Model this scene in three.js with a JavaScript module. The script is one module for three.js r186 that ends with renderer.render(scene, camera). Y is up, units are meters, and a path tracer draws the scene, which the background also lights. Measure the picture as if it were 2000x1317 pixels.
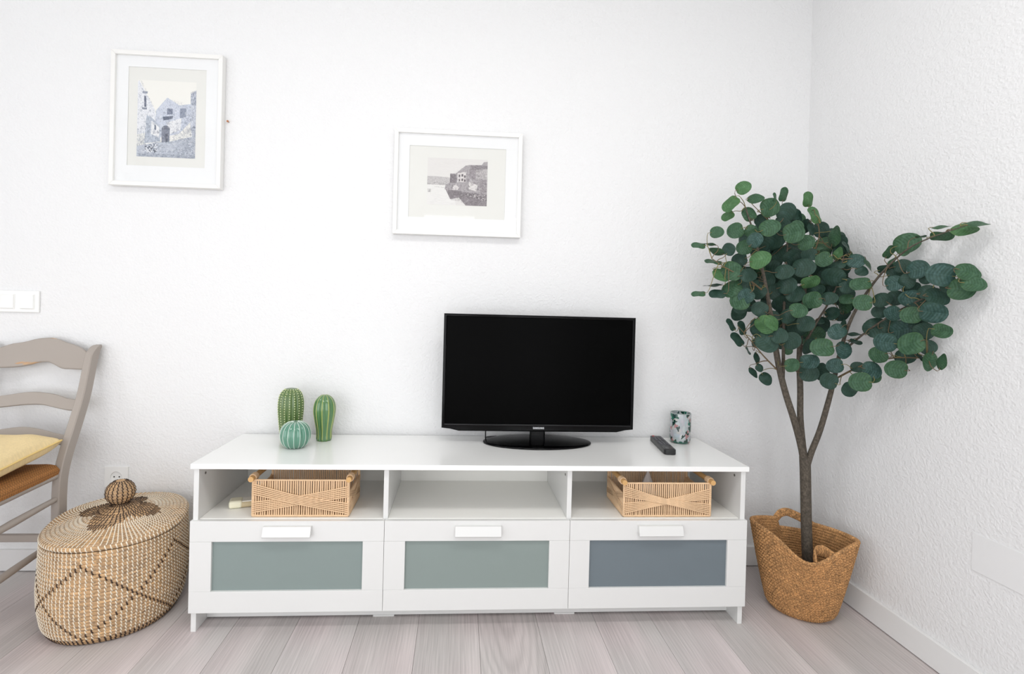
import * as THREE from 'three';
import { RoundedBoxGeometry } from 'three/addons/geometries/RoundedBoxGeometry.js';
import { TextGeometry } from 'three/addons/geometries/TextGeometry.js';
import { FontLoader } from 'three/addons/loaders/FontLoader.js';
import { mergeGeometries, mergeVertices, toCreasedNormals } from 'three/addons/utils/BufferGeometryUtils.js';
import { RectAreaLightUniformsLib } from 'three/addons/lights/RectAreaLightUniformsLib.js';

/* ------------------------------------------------------------------ camera, light, exposure */
RectAreaLightUniformsLib.init();
const scene = new THREE.Scene();
const FW = 2000, FH = 1317, FOCAL = 1015.1, SHX = -36.2, SHY = -45.2;
const camera = new THREE.PerspectiveCamera(2 * Math.atan(FH / 2 / FOCAL) * 180 / Math.PI, FW / FH, 0.05, 60);
camera.position.set(-0.0779, 1.0283, 2.0793);
camera.rotation.order = 'YXZ';
camera.rotation.set(-0.3 * Math.PI / 180, -3.76 * Math.PI / 180, 1.44 * Math.PI / 180);
camera.setViewOffset(FW, FH, -SHX, -SHY, FW, FH);
camera.updateMatrixWorld(true);
camera.updateProjectionMatrix();
const renderer = new THREE.WebGLRenderer();
renderer.toneMapping = THREE.LinearToneMapping;
renderer.toneMappingExposure = 1.0;
renderer.shadowMap.enabled = true;
scene.background = new THREE.Color().setRGB(0.9, 0.95, 1.0);
scene.backgroundIntensity = 1.0;

// room: back wall at z = 0, right wall at x = XR
const XR = 1.3575, XL = -3.1, ZF = 3.1, CEIL = 2.62;
// daylight at the openings: a balcony door in the left wall, three casements behind the camera
const DOOR = { z0: 1.5, z1: 2.95, y0: 0.02, y1: 2.2 };
const WINS = [[-2.6, -0.75, 0.06], [-0.5, 0.1, 0.06], [0.3, 0.95, 0.06]], WY1 = 2.02;
const LAMP = 14.2;
function daylight(w, h, pos, target, color, intensity) {
  const l = new THREE.RectAreaLight(color, intensity, w, h);
  l.position.set(...pos); l.lookAt(...target); scene.add(l);
}
daylight(DOOR.z1 - DOOR.z0, DOOR.y1 - DOOR.y0, [XL - 0.16, (DOOR.y0 + DOOR.y1) / 2, (DOOR.z0 + DOOR.z1) / 2], [0, (DOOR.y0 + DOOR.y1) / 2, (DOOR.z0 + DOOR.z1) / 2], 0xfafbff, 1.5);
for (const [a, b, c] of WINS) daylight(b - a, WY1 - c, [(a + b) / 2, (c + WY1) / 2, ZF + 0.16], [(a + b) / 2, (c + WY1) / 2, 0], 0xfdfdff, 2.38);

/* ------------------------------------------------------------------ helpers */
const V = (x, y, z) => new THREE.Vector3(x, y, z);
function rng(seed) { let a = seed >>> 0; return () => { a = (a + 0x6d2b79f5) >>> 0; let t = Math.imul(a ^ (a >>> 15), 1 | a); t = (t + Math.imul(t ^ (t >>> 7), 61 | t)) ^ t; return ((t ^ (t >>> 14)) >>> 0) / 4294967296; }; }
const used = new Map();
function numbered(n) { const k = used.get(n) || 0; used.set(n, k + 1); return k ? n + '_' + String(k).padStart(3, '0') : n; }
function flat(g) { return g.index ? g.toNonIndexed() : g; }
function merge(list) {
  const gs = list.map((g) => { const h = flat(g); for (const k of Object.keys(h.attributes)) if (!['position', 'normal', 'uv'].includes(k)) h.deleteAttribute(k); if (!h.attributes.uv) h.setAttribute('uv', new THREE.BufferAttribute(new Float32Array(h.attributes.position.count * 2), 2)); return h; });
  return gs.length === 1 ? gs[0] : mergeGeometries(gs, false);
}
function obj(name, geo, m, parent = scene, label) {
  const g = Array.isArray(geo) ? merge(geo) : geo;
  const o = new THREE.Mesh(g, m); o.name = parent === scene ? numbered(name) : name;
  o.castShadow = o.receiveShadow = true; if (label) o.userData.label = label;
  parent.add(o); return o;
}
function thing(name, label, category, pos = [0, 0, 0], group) {
  const o = new THREE.Group(); o.name = numbered(name); o.position.set(...pos); o.userData = { label, category }; if (group) o.userData.group = group; scene.add(o); return o;
}
function structure(o) { o.userData.kind = 'structure'; return o; }
function stuff(o) { o.userData.kind = 'stuff'; return o; }
function bx(w, h, d, x, y, z, r = 0.0012) { const g = r > 0 ? new RoundedBoxGeometry(w, h, d, 2, Math.min(r, w / 2.01, h / 2.01, d / 2.01)) : new THREE.BoxGeometry(w, h, d); g.translate(x, y, z); return g; }
function span(x0, x1, y0, y1, z0, z1, r) { return bx(x1 - x0, y1 - y0, z1 - z0, (x0 + x1) / 2, (y0 + y1) / 2, (z0 + z1) / 2, r); }
function tube(pts, r, seg = 24, rad = 8) { const c = new THREE.CatmullRomCurve3(pts.map((p) => (p.isVector3 ? p : V(...p)))); return new THREE.TubeGeometry(c, seg, r, rad, false); }
// tube whose radius runs through a list of radii, with closed ends
function taper(pts, radii, seg = 24, rad = 8) {
  const c = new THREE.CatmullRomCurve3(pts.map((p) => (p.isVector3 ? p : V(...p)))), f = c.computeFrenetFrames(seg, false), P = [], N = [], U = [], I = [];
  const L = c.getLength();
  for (let i = 0; i <= seg; i++) {
    const t = i / seg, p = c.getPointAt(t), k = t * (radii.length - 1), a = Math.min(radii.length - 2, Math.floor(k)), r = radii[a] + (radii[a + 1] - radii[a]) * (k - a);
    for (let j = 0; j <= rad; j++) { const w = j / rad * Math.PI * 2, n = f.normals[i].clone().multiplyScalar(Math.cos(w)).addScaledVector(f.binormals[i], Math.sin(w)); P.push(p.x + n.x * r, p.y + n.y * r, p.z + n.z * r); N.push(n.x, n.y, n.z); U.push(j / rad * 6.28 * r, t * L); }
  }
  for (let i = 0; i < seg; i++) for (let j = 0; j < rad; j++) { const a = i * (rad + 1) + j, b = a + rad + 1; I.push(a, a + 1, b, b, a + 1, b + 1); }
  for (const [i, s] of [[0, -1], [seg, 1]]) {
    const p = c.getPointAt(i / seg), t = f.tangents[i], at = P.length / 3; P.push(p.x, p.y, p.z); N.push(t.x * s, t.y * s, t.z * s); U.push(0, 0);
    for (let j = 0; j < rad; j++) { const a = i * (rad + 1) + j; if (s > 0) I.push(a, a + 1, at); else I.push(a + 1, a, at); }
  }
  const g = new THREE.BufferGeometry(); g.setAttribute('position', new THREE.Float32BufferAttribute(P, 3)); g.setAttribute('normal', new THREE.Float32BufferAttribute(N, 3)); g.setAttribute('uv', new THREE.Float32BufferAttribute(U, 2)); g.setIndex(I); return g;
}
function lathe(pts, seg = 48) { return new THREE.LatheGeometry(pts.map((p) => new THREE.Vector2(p[0], p[1])), seg); }
// grid surface: fn(u, v) -> Vector3, u wraps when closed
function surface(nu, nv, fn, closed = true, uvScale = [1, 1]) {
  const P = [], U = [], I = [], w = nu + 1;
  for (let j = 0; j <= nv; j++) for (let i = 0; i <= nu; i++) { const p = fn(i / nu, j / nv); P.push(p.x, p.y, p.z); U.push(i / nu * uvScale[0], j / nv * uvScale[1]); }
  for (let j = 0; j < nv; j++) for (let i = 0; i < nu; i++) { const a = j * w + i; I.push(a, a + 1, a + w, a + w, a + 1, a + w + 1); }
  const g = new THREE.BufferGeometry(); g.setAttribute('position', new THREE.Float32BufferAttribute(P, 3)); g.setAttribute('uv', new THREE.Float32BufferAttribute(U, 2)); g.setIndex(I); g.computeVertexNormals();
  if (closed) { const n = g.attributes.normal; for (let j = 0; j <= nv; j++) { const a = j * w, b = a + nu, x = n.getX(a) + n.getX(b), y = n.getY(a) + n.getY(b), z = n.getZ(a) + n.getZ(b), l = Math.hypot(x, y, z) || 1; n.setXYZ(a, x / l, y / l, z / l); n.setXYZ(b, x / l, y / l, z / l); } }
  return g;
}
// uv in metres from the dominant axis of each face's normal
function metreUV(g, ox = 0, oy = 0) {
  const h = flat(g), p = h.attributes.position, n = h.attributes.normal, uv = new Float32Array(p.count * 2);
  for (let i = 0; i < p.count; i++) { const a = Math.abs(n.getX(i)), b = Math.abs(n.getY(i)), c = Math.abs(n.getZ(i)); const [u, v] = b >= a && b >= c ? [p.getX(i), p.getZ(i)] : a >= c ? [p.getZ(i), p.getY(i)] : [p.getX(i), p.getY(i)]; uv[2 * i] = u + ox; uv[2 * i + 1] = v + oy; }
  h.setAttribute('uv', new THREE.BufferAttribute(uv, 2)); return h;
}
// a point seen at a pixel of the photograph, at depth z
function at(px, py, z) { const d = V((px - 1000 - SHX) / FOCAL, -(py - 658.5 - SHY) / FOCAL, -1).applyEuler(camera.rotation); const t = (z - camera.position.z) / d.z; return d.multiplyScalar(t).add(camera.position); }

/* ---- procedural textures */
function noiseGrid(n, seed) { const r = rng(seed), a = new Float32Array(n * n); for (let i = 0; i < a.length; i++) a[i] = r(); return a; }
function makeNoise(seed, n = 64) { const a = noiseGrid(n, seed); return (x, y) => { const xi = Math.floor(x), yi = Math.floor(y); let u = x - xi, v = y - yi; u = u * u * (3 - 2 * u); v = v * v * (3 - 2 * v); const m = (k) => ((k % n) + n) % n, A = a[m(yi) * n + m(xi)], B = a[m(yi) * n + m(xi + 1)], C = a[m(yi + 1) * n + m(xi)], D = a[m(yi + 1) * n + m(xi + 1)]; return A + (B - A) * u + (C - A) * v + (A - B - C + D) * u * v; }; }
function dataTex(w, h, fn, srgb = true) {
  const d = new Uint8Array(w * h * 4);
  for (let y = 0; y < h; y++) for (let x = 0; x < w; x++) { const c = fn(x / w, y / h, x, y), k = (y * w + x) * 4; const g = typeof c === 'number'; d[k] = Math.max(0, Math.min(255, (g ? c : c[0]) * 255)); d[k + 1] = Math.max(0, Math.min(255, (g ? c : c[1]) * 255)); d[k + 2] = Math.max(0, Math.min(255, (g ? c : c[2]) * 255)); d[k + 3] = 255; }
  const t = new THREE.DataTexture(d, w, h); t.magFilter = THREE.LinearFilter; t.minFilter = THREE.LinearMipmapLinearFilter; t.generateMipmaps = true; t.wrapS = t.wrapT = THREE.RepeatWrapping; if (srgb) t.colorSpace = THREE.SRGBColorSpace; t.needsUpdate = true; return t;
}
function canvasTex(w, h, draw) { const c = document.createElement('canvas'); c.width = w; c.height = h; draw(c.getContext('2d'), w, h); const t = new THREE.CanvasTexture(c); t.colorSpace = THREE.SRGBColorSpace; t.needsUpdate = true; return t; }
const mat = (hex, roughness = 0.6, extra = {}) => new THREE.MeshPhysicalMaterial({ color: hex, roughness, ...extra });

// stucco relief (a 0.64 m tile)
const sn1 = makeNoise(11, 64), sn2 = makeNoise(12, 128), sn3 = makeNoise(13, 32);
const stucco = dataTex(1024, 1024, (u, v) => { const a = sn1(u * 64, v * 64), b = sn2(u * 128, v * 128), c = sn3(u * 32, v * 32); const k = Math.max(0, Math.min(1, (a * 0.55 + b * 0.4 + c * 0.15 - 0.25) / 0.62)); return 0.1 + 0.8 * k; }, false);
stucco.repeat.set(1 / 0.46, 1 / 0.46);
const wallMat = mat(0xebebeb, 0.85, { bumpMap: stucco, bumpScale: 0.0012 });
const ceilMat = mat(0xf6f6f4, 0.9);

/* ------------------------------------------------------------------ room shell */
function panel(w0, w1, h0, h1, holes, depth) {
  const s = new THREE.Shape(); s.moveTo(w0, h0); s.lineTo(w1, h0); s.lineTo(w1, h1); s.lineTo(w0, h1); s.closePath();
  for (const [a, b, c, d] of holes) { const p = new THREE.Path(); p.moveTo(a, c); p.lineTo(a, d); p.lineTo(b, d); p.lineTo(b, c); p.closePath(); s.holes.push(p); }
  return new THREE.ExtrudeGeometry(s, { depth, bevelEnabled: false });
}
{
  const g = panel(XL - 0.12, XR + 0.12, -0.1, CEIL + 0.1, [], 0.12); g.translate(0, 0, -0.12); structure(obj('wall_back', g, wallMat));
  const f = panel(XL - 0.12, XR + 0.12, -0.1, CEIL + 0.1, WINS.map(([a, b, c]) => [a, b, c, WY1]), 0.12); f.translate(0, 0, ZF); structure(obj('wall_front', f, wallMat));
  const r = panel(-ZF, 0, -0.1, CEIL + 0.1, [], 0.12); r.rotateY(Math.PI / 2); r.translate(XR, 0, 0); structure(obj('wall_right', r, wallMat));
  const l = panel(-ZF, 0, -0.1, CEIL + 0.1, [[-DOOR.z1, -DOOR.z0, DOOR.y0, DOOR.y1]], 0.12); l.rotateY(Math.PI / 2); l.translate(XL - 0.12, 0, 0); structure(obj('wall_left', l, wallMat));
  structure(obj('ceiling', span(XL, XR, CEIL, CEIL + 0.1, 0, ZF, 0), ceilMat));
}
const frameWhite = mat(0xefefee, 0.4), paneGlass = new THREE.MeshPhysicalMaterial({ color: 0xffffff, transmission: 1, roughness: 0, thickness: 0, ior: 1.5 });
WINS.forEach(([a, b, WY0], i) => {
  const g = new THREE.Group(); g.name = 'window_' + (i + 1); structure(g); scene.add(g);
  obj('window_frame', [span(a, b, WY0, WY0 + 0.05, ZF + 0.03, ZF + 0.09), span(a, b, WY1 - 0.05, WY1, ZF + 0.03, ZF + 0.09), span(a, a + 0.05, WY0, WY1, ZF + 0.03, ZF + 0.09), span(b - 0.05, b, WY0, WY1, ZF + 0.03, ZF + 0.09)], frameWhite, g);
  obj('pane', new THREE.PlaneGeometry(b - a - 0.1, WY1 - WY0 - 0.1).translate((a + b) / 2, (WY0 + WY1) / 2, ZF + 0.06), paneGlass, g);
});
{
  const g = new THREE.Group(); g.name = 'door_1'; structure(g); scene.add(g);
  const { z0, z1, y0, y1 } = DOOR, x = XL - 0.09, zm = (z0 + z1) / 2;
  obj('door_frame', [span(x, x + 0.06, y0, y0 + 0.07, z0, z1), span(x, x + 0.06, y1 - 0.06, y1, z0, z1), span(x, x + 0.06, y0, y1, z0, z0 + 0.06), span(x, x + 0.06, y0, y1, z1 - 0.06, z1), span(x, x + 0.06, y0, y1, zm - 0.05, zm + 0.05)], frameWhite, g);
  for (const [a, b] of [[z0 + 0.06, zm - 0.05], [zm + 0.05, z1 - 0.06]]) obj('pane', new THREE.PlaneGeometry(b - a, y1 - y0 - 0.13).rotateY(Math.PI / 2).translate(x + 0.03, (y0 + y1) / 2, (a + b) / 2), paneGlass, g);
}

/* ---- ceiling lamp with three square panels, above the frame */
{
  const g = thing('ceiling_lamp', 'white ceiling lamp with three square glowing panels', 'ceiling lamp', [0.1, CEIL, 1.7]);
  obj('mount', bx(1.5, 0.025, 0.1, 0, -0.0126, 0, 0.004), frameWhite, g);
  for (const x of [-0.55, 0, 0.55]) {
    const p = new THREE.Group(); p.name = 'lamp_panel'; p.position.set(x, 0, 0); g.add(p);
    obj('housing', bx(0.4, 0.03, 0.4, 0, -0.042, 0, 0.006), frameWhite, p);
    obj('diffuser', bx(0.37, 0.006, 0.37, 0, -0.06, 0, 0.002), new THREE.MeshStandardMaterial({ color: 0xffffff, emissive: 0xfefdfb, emissiveIntensity: 1.2 }), p);
    const l = new THREE.RectAreaLight(0xfefdfb, LAMP, 0.36, 0.36); l.position.set(0.1 + x, CEIL - 0.066, 1.7); l.lookAt(0.1 + x, 0, 1.7); scene.add(l);
  }
}

/* ---- floor: laminate planks running away from the camera */
const floor = new THREE.Group(); floor.name = 'floor'; structure(floor); scene.add(floor);
obj('underlay', span(XL - 0.1, XR + 0.1, -0.1, -0.006, -0.05, ZF + 0.05, 0), mat(0x5d5450, 0.9), floor);
const wn1 = makeNoise(21, 128), wn2 = makeNoise(22, 128), wn3 = makeNoise(23, 64);
function woodTex(seed, cathedral, base) {   // u across the plank (0.2 m), v along it (1.3 m)
  return dataTex(256, 1024, (u, v) => {
    const o = seed * 17.3;
    let x = u * 0.2, z = v * 1.3;
    const warp = (wn3(o + z * 1.6, u * 2 + o) - 0.5) * 0.016 + (wn3(o + z * 9, u * 5) - 0.5) * 0.002;
    let ring;
    if (cathedral) { const dx = (x - 0.1 + warp * 0.6) / 0.06, dz = (z - 0.62) / 0.55; ring = Math.sqrt(dx * dx + 0.3) * 7 + dz * dz * 9; } else ring = (x + warp) * 95;
    const lines = Math.pow(0.5 + 0.5 * Math.sin(ring * (cathedral ? 2.6 : 6.5) + wn2(u * 6 + o, v * 20) * 3), 2.2);
    const fibre = wn1(u * 120 + o, v * 12), fine = wn2(u * 230, v * 30 + o), tone = wn3(u * 3 + o, v * 4 + o * 2);
    const k = 1 - 0.085 * lines * (cathedral ? 0.75 : 0.1 + 0.5 * wn3(u * 5 + o, v * 3)) - 0.07 * (fibre - 0.5) - 0.05 * (fine - 0.5) + 0.06 * (tone - 0.5) - 0.05 * Math.pow(wn3(u * 4 + o * 3 + warp * 60, v * 3.2 + o), 2.5) * (0.6 + 0.8 * fibre);
    const pink = 0.02 * (wn3(u * 2 + o + 5, v * 7 + o) - 0.5);
    return [base[0] * k + pink, base[1] * k - pink * 0.4, base[2] * k];
  });
}
const woods = [woodTex(1, false, [0.815, 0.783, 0.776]), woodTex(2, false, [0.80, 0.77, 0.763]), woodTex(3, true, [0.81, 0.78, 0.772]), woodTex(4, false, [0.825, 0.792, 0.787])].map((t) => mat(0xffffff, 0.42, { map: t }));
{
  const r = rng(5), PW = 0.1955, X0 = 0.009, LEN = 1.3, GAP = 0.001;
  for (let c = -16; c <= 7; c++) {
    let x0 = X0 + c * PW, x1 = Math.min(x0 + PW, XR + 0.0), z = -0.35 + (((c * 0.437) % 1 + 1) % 1) * 0.3 - LEN;
    if (x1 <= XL) continue; x0 = Math.max(x0, XL);
    if (c === 0) z = -0.36 - LEN;
    for (; z < ZF; z += LEN) {
      const a = Math.max(z, 0.0), b = Math.min(z + LEN, ZF); if (b - a < 0.02) continue;
      const g = flat(new THREE.BoxGeometry(x1 - x0 - GAP, 0.008, b - a - GAP)); g.translate((x0 + x1) / 2, -0.004, (a + b) / 2);
      const p = g.attributes.position, uv = g.attributes.uv; for (let i = 0; i < p.count; i++) uv.setXY(i, (p.getX(i) - X0 - c * PW) / PW, (p.getZ(i) - z) / LEN + (c % 3) * 0.0);
      obj('plank', g, woods[c === 0 && a < 0.1 ? 2 : [0, 1, 3, 0, 1, 3][Math.floor(r() * 6)]], floor);
    }
  }
}
/* ---- skirting boards */
const skirt = mat(0xe6e5e4, 0.45);
structure(obj('baseboard_back', span(XL, XR - 0.014, 0.003, 0.082, 0, 0.013, 0.002), skirt));
structure(obj('baseboard_right', span(XR - 0.013, XR, 0.003, 0.085, 0, ZF, 0.002), mat(0xebebea, 0.45)));
structure(obj('baseboard_left_near', span(XL, XL + 0.013, 0.003, 0.082, 0.014, DOOR.z0 - 0.02, 0.002), skirt));

/* ------------------------------------------------------------------ TV bench */
const white = mat(0xf5f5f3, 0.22, { clearcoat: 0.3, clearcoatRoughness: 0.15 }), whiteFrontShaded = mat(0xe2e2e0, 0.3), whiteInBrightened = mat(0xfaf9f4, 0.35);  // one white finish; fronts darkened, top and interior lightened to paint in the lighting
const frost = (hex) => new THREE.MeshPhysicalMaterial({ color: hex, roughness: 0.42, transmission: 0.25, thickness: 0, ior: 1.5 });
{
  const b = thing('tv_bench', 'long low white TV bench with three open shelves above three frosted-glass drawers', 'TV bench');
  const T = 0.0165, ZB = 0.016, ZFR = 0.392;
  obj('top_board', span(-0.9, 0.9, 0.53 - T, 0.53, 0.015, 0.41, 0.0015), white, b);
  for (const s of [-1, 1]) obj('side_panel', span(s > 0 ? 0.877 : -0.893, s > 0 ? 0.893 : -0.877, 0, 0.5133, ZB, 0.401, 0.0012), whiteFrontShaded, b);
  for (const s of [-1, 1]) obj('divider', span(s * 0.2985 - 0.0078, s * 0.2985 + 0.0078, 0.08, 0.5133, ZB + 0.005, ZFR, 0.001), whiteFrontShaded, b);
  const xs = [-0.877, -0.2985, 0.2985, 0.877];
  for (let i = 0; i < 3; i++) {
    const x0 = xs[i] + (i ? 0.0079 : 0.0002), x1 = xs[i + 1] - (i < 2 ? 0.0079 : 0.0002);
    obj('shelf', span(x0, x1, 0.3375, 0.353, ZB + 0.005, ZFR, 0.001), whiteInBrightened, b);
    obj('back_panel', span(x0, x1, 0.064, 0.5133, ZB, ZB + 0.004, 0), whiteInBrightened, b);
  }
  obj('bottom_panel', span(-0.8768, 0.8768, 0.062, 0.078, ZB + 0.004, ZFR - 0.01, 0.001), whiteInBrightened, b);
  obj('plinth', span(-0.8768, 0.8768, 0.006, 0.0618, 0.318, 0.332, 0.001), whiteFrontShaded, b);
  for (const s of [-1, 1]) obj('support_foot', span(s * 0.305 - 0.035, s * 0.305 + 0.035, 0, 0.0055, 0.318, 0.3325, 0.001), whiteFrontShaded, b);
  for (const [x, s] of [[-0.8768, 1], [0.2902, -1], [0.8768, -1]]) obj('cam_lock', new THREE.CylinderGeometry(0.0042, 0.0042, 0.001, 16).rotateZ(Math.PI / 2).translate(x + s * 0.0006, 0.487, 0.36), mat(0x6b6862, 0.5), b, 'small dark fitting hole');
  // drawers
  const Z0 = 0.394, Z1 = 0.4105, Y0 = 0.0632, Y1 = 0.3515, W = 0.5975;
  for (let i = 0; i < 3; i++) {
    const d = new THREE.Group(); d.name = 'drawer'; b.add(d);
    const cx = (i - 1) * 0.5985, x0 = cx - W / 2, x1 = cx + W / 2, gx0 = cx - 0.2325, gx1 = cx + 0.2325, gy0 = 0.1305, gy1 = 0.2865;
    obj('top_rail', span(x0, x1, gy1, Y1, Z0, Z1, 0.0012), whiteFrontShaded, d);
    obj('bottom_rail', span(x0, x1, Y0, gy0, Z0, Z1, 0.0012), whiteFrontShaded, d);
    obj('stile', span(x0, gx0, gy0 + 0.0002, gy1 - 0.0002, Z0, Z1, 0.0008), whiteFrontShaded, d);
    obj('stile', span(gx1, x1, gy0 + 0.0002, gy1 - 0.0002, Z0, Z1, 0.0008), whiteFrontShaded, d);
    obj('glass_pane', new THREE.BoxGeometry(0.466, 0.157, 0.004).translate(cx, (gy0 + gy1) / 2, Z0 + 0.006), frost([0x98a6a3, 0x9ba8a4, 0x7d8990][i]), d, ['frosted pale green glass', 'frosted pale green glass', 'frosted blue grey glass'][i]);
    obj('drawer_box', [span(x0 + 0.03, x1 - 0.03, 0.085, 0.097, 0.06, 0.385, 0), span(x0 + 0.03, x0 + 0.042, 0.097, 0.24, 0.06, 0.385, 0), span(x1 - 0.042, x1 - 0.03, 0.097, 0.24, 0.06, 0.385, 0), span(x0 + 0.042, x1 - 0.042, 0.097, 0.24, 0.06, 0.07, 0), ...(i < 2 ? [span(x0 + 0.042, x1 - 0.042, 0.097, 0.236, 0.378, 0.385, 0)] : [])], mat(0xdfe3df, 0.6), d);
    const hs = new THREE.Shape(); hs.moveTo(0, 0.016); hs.lineTo(0.010, 0.016); hs.lineTo(0.021, -0.011); hs.lineTo(0.019, -0.014); hs.lineTo(0.004, -0.006); hs.lineTo(0, -0.006); hs.closePath();
    const hg = new THREE.ExtrudeGeometry(hs, { depth: 0.146, bevelEnabled: true, bevelSize: 0.0008, bevelThickness: 0.0008, bevelSegments: 2 }); hg.rotateY(-Math.PI / 2); hg.translate(cx + 0.073, 0.321, Z1 + 0.0008);
    obj('handle', hg, mat(0xe0e0de, 0.3), d, 'white sloping pull bar');
  }
  // dark blue cloth that shows through the third pane
}

/* ------------------------------------------------------------------ television */
const font = await new FontLoader().loadAsync('fonts/droid/droid_sans_bold.typeface.json');
{
  const cx = 0.2305, t = thing('television', 'black flat-screen television on an oval glossy stand on the white bench', 'television', [cx, 0.53, 0.105]);
  const gloss = mat(0x040405, 0.1, { specularIntensity: 0.32 }), matte = mat(0x101011, 0.5);
  const W = 0.3645, y0 = 0.0585, y1 = 0.486;
  const s = new THREE.Shape(); s.moveTo(-W, y0); s.lineTo(-W + 0.03, y0 - 0.003); s.lineTo(-W + 0.065, y0 - 0.011); s.lineTo(W - 0.065, y0 - 0.011); s.lineTo(W - 0.03, y0 - 0.003); s.lineTo(W, y0); s.lineTo(W, y1); s.lineTo(-W, y1); s.closePath();
  const hole = new THREE.Path(); const hx = W - 0.0125, hy0 = y0 + 0.0185, hy1 = y1 - 0.0115; hole.moveTo(-hx, hy0); hole.lineTo(-hx, hy1); hole.lineTo(hx, hy1); hole.lineTo(hx, hy0); hole.closePath(); s.holes.push(hole);
  const bz = new THREE.ExtrudeGeometry(s, { depth: 0.018, bevelEnabled: true, bevelSize: 0.0045, bevelThickness: 0.005, bevelSegments: 4, bevelOffset: -0.0045 }); bz.translate(0, 0, 0.0105);
  obj('bezel', bz, gloss, t);
  obj('screen', span(-hx - 0.004, hx + 0.004, hy0 - 0.004, hy1 + 0.004, 0.014, 0.0292, 0), mat(0x020202, 0.3, { specularIntensity: 0.07 }), t, 'dark switched-off screen');
  obj('back_cover', [bx(0.70, 0.40, 0.02, 0, 0.27, 0.004, 0.006), bx(0.5, 0.24, 0.03, 0, 0.21, -0.018, 0.01)], matte, t);
  const txt = new TextGeometry('SAMSUNG', { font, size: 0.0075, depth: 0.0004, curveSegments: 3 }); txt.computeBoundingBox(); txt.translate(-(txt.boundingBox.max.x + txt.boundingBox.min.x) / 2, y0 - 0.0005, 0.0336); txt.scale(0.86, 1, 1);
  obj('logo', txt, mat(0xd8dadd, 0.35, { metalness: 0.4 }), t, 'silver lettering');
  obj('lower_trim_line', span(-hx, hx, hy0 - 0.0055, hy0 - 0.0042, 0.0325, 0.0342, 0), mat(0x29292b, 0.25), t);
  obj('stand_neck', [bx(0.058, 0.08, 0.03, 0, 0.046, 0.004, 0.008)], gloss, t);
  const base = lathe([[0, 0.0145], [0.05, 0.0140], [0.12, 0.0118], [0.17, 0.0092], [0.19, 0.0080], [0.1975, 0.0066], [0.2, 0.0048], [0.2, 0.002], [0.1985, 0.0008], [0.19, 0.0002], [0, 0.0002]], 96); base.scale(1.035, 1, 0.545); base.translate(0, 0, 0.008);
  obj('stand_base', base, gloss, t);
  obj('cable', tube([[-0.195, 0.06, -0.02], [-0.196, 0.03, -0.025], [-0.195, 0.004, -0.035], [-0.19, 0.003, -0.06], [-0.15, 0.003, -0.075]], 0.0022, 24, 6), matte, t);
}

/* ---- remote control */
{
  const g = thing('remote_control', 'black remote control with rows of buttons lying beside the spotted glass tumbler', 'remote control', [0.7, 0.53, 0.166]);
  g.rotation.y = Math.atan2(-0.027, 0.222); 
  const s = new THREE.Shape(); const w = 0.0215, L = 0.108; s.moveTo(-w + 0.008, -L); s.lineTo(w - 0.008, -L); s.quadraticCurveTo(w, -L, w, -L + 0.01); s.lineTo(w, L - 0.016); s.quadraticCurveTo(w, L, w - 0.014, L); s.lineTo(-w + 0.014, L); s.quadraticCurveTo(-w, L, -w, L - 0.016); s.lineTo(-w, -L + 0.01); s.quadraticCurveTo(-w, -L, -w + 0.008, -L);
  const e = new THREE.ExtrudeGeometry(s, { depth: 0.013, bevelEnabled: true, bevelSize: 0.003, bevelThickness: 0.003, bevelSegments: 3, bevelOffset: -0.003 }); e.rotateX(-Math.PI / 2); e.scale(1, 1, -1); 
  { const ix = flat(e), p = ix.attributes.position; for (let i = 0; i < p.count; i += 3) for (const at of [p, ix.attributes.normal, ix.attributes.uv]) { const n = at.itemSize; for (let k = 0; k < n; k++) { const a = at.array[(i + 1) * n + k]; at.array[(i + 1) * n + k] = at.array[(i + 2) * n + k]; at.array[(i + 2) * n + k] = a; } } ix.translate(0, 0.003, 0); ix.computeVertexNormals(); obj('body', ix, mat(0x1b1b1d, 0.35), g); }
  obj('button', new THREE.CylinderGeometry(0.0042, 0.0044, 0.0022, 16).translate(-0.011, 0.0198, -0.096), mat(0xb0202a, 0.5), g, 'red power button');
  for (let r = 0; r < 9; r++) for (let c = -1; c <= 1; c++) obj('button', bx(0.0095, 0.0022, 0.0075, c * 0.0128, 0.0198, -0.08 + r * 0.0145, 0.0009), mat(r === 4 ? 0x3f3f43 : 0x5a5a5f, 0.5), g);
  obj('end_window', bx(0.03, 0.0016, 0.018, 0, 0.0192, 0.088, 0.0007), mat(0x070708, 0.12), g);
}

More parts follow.
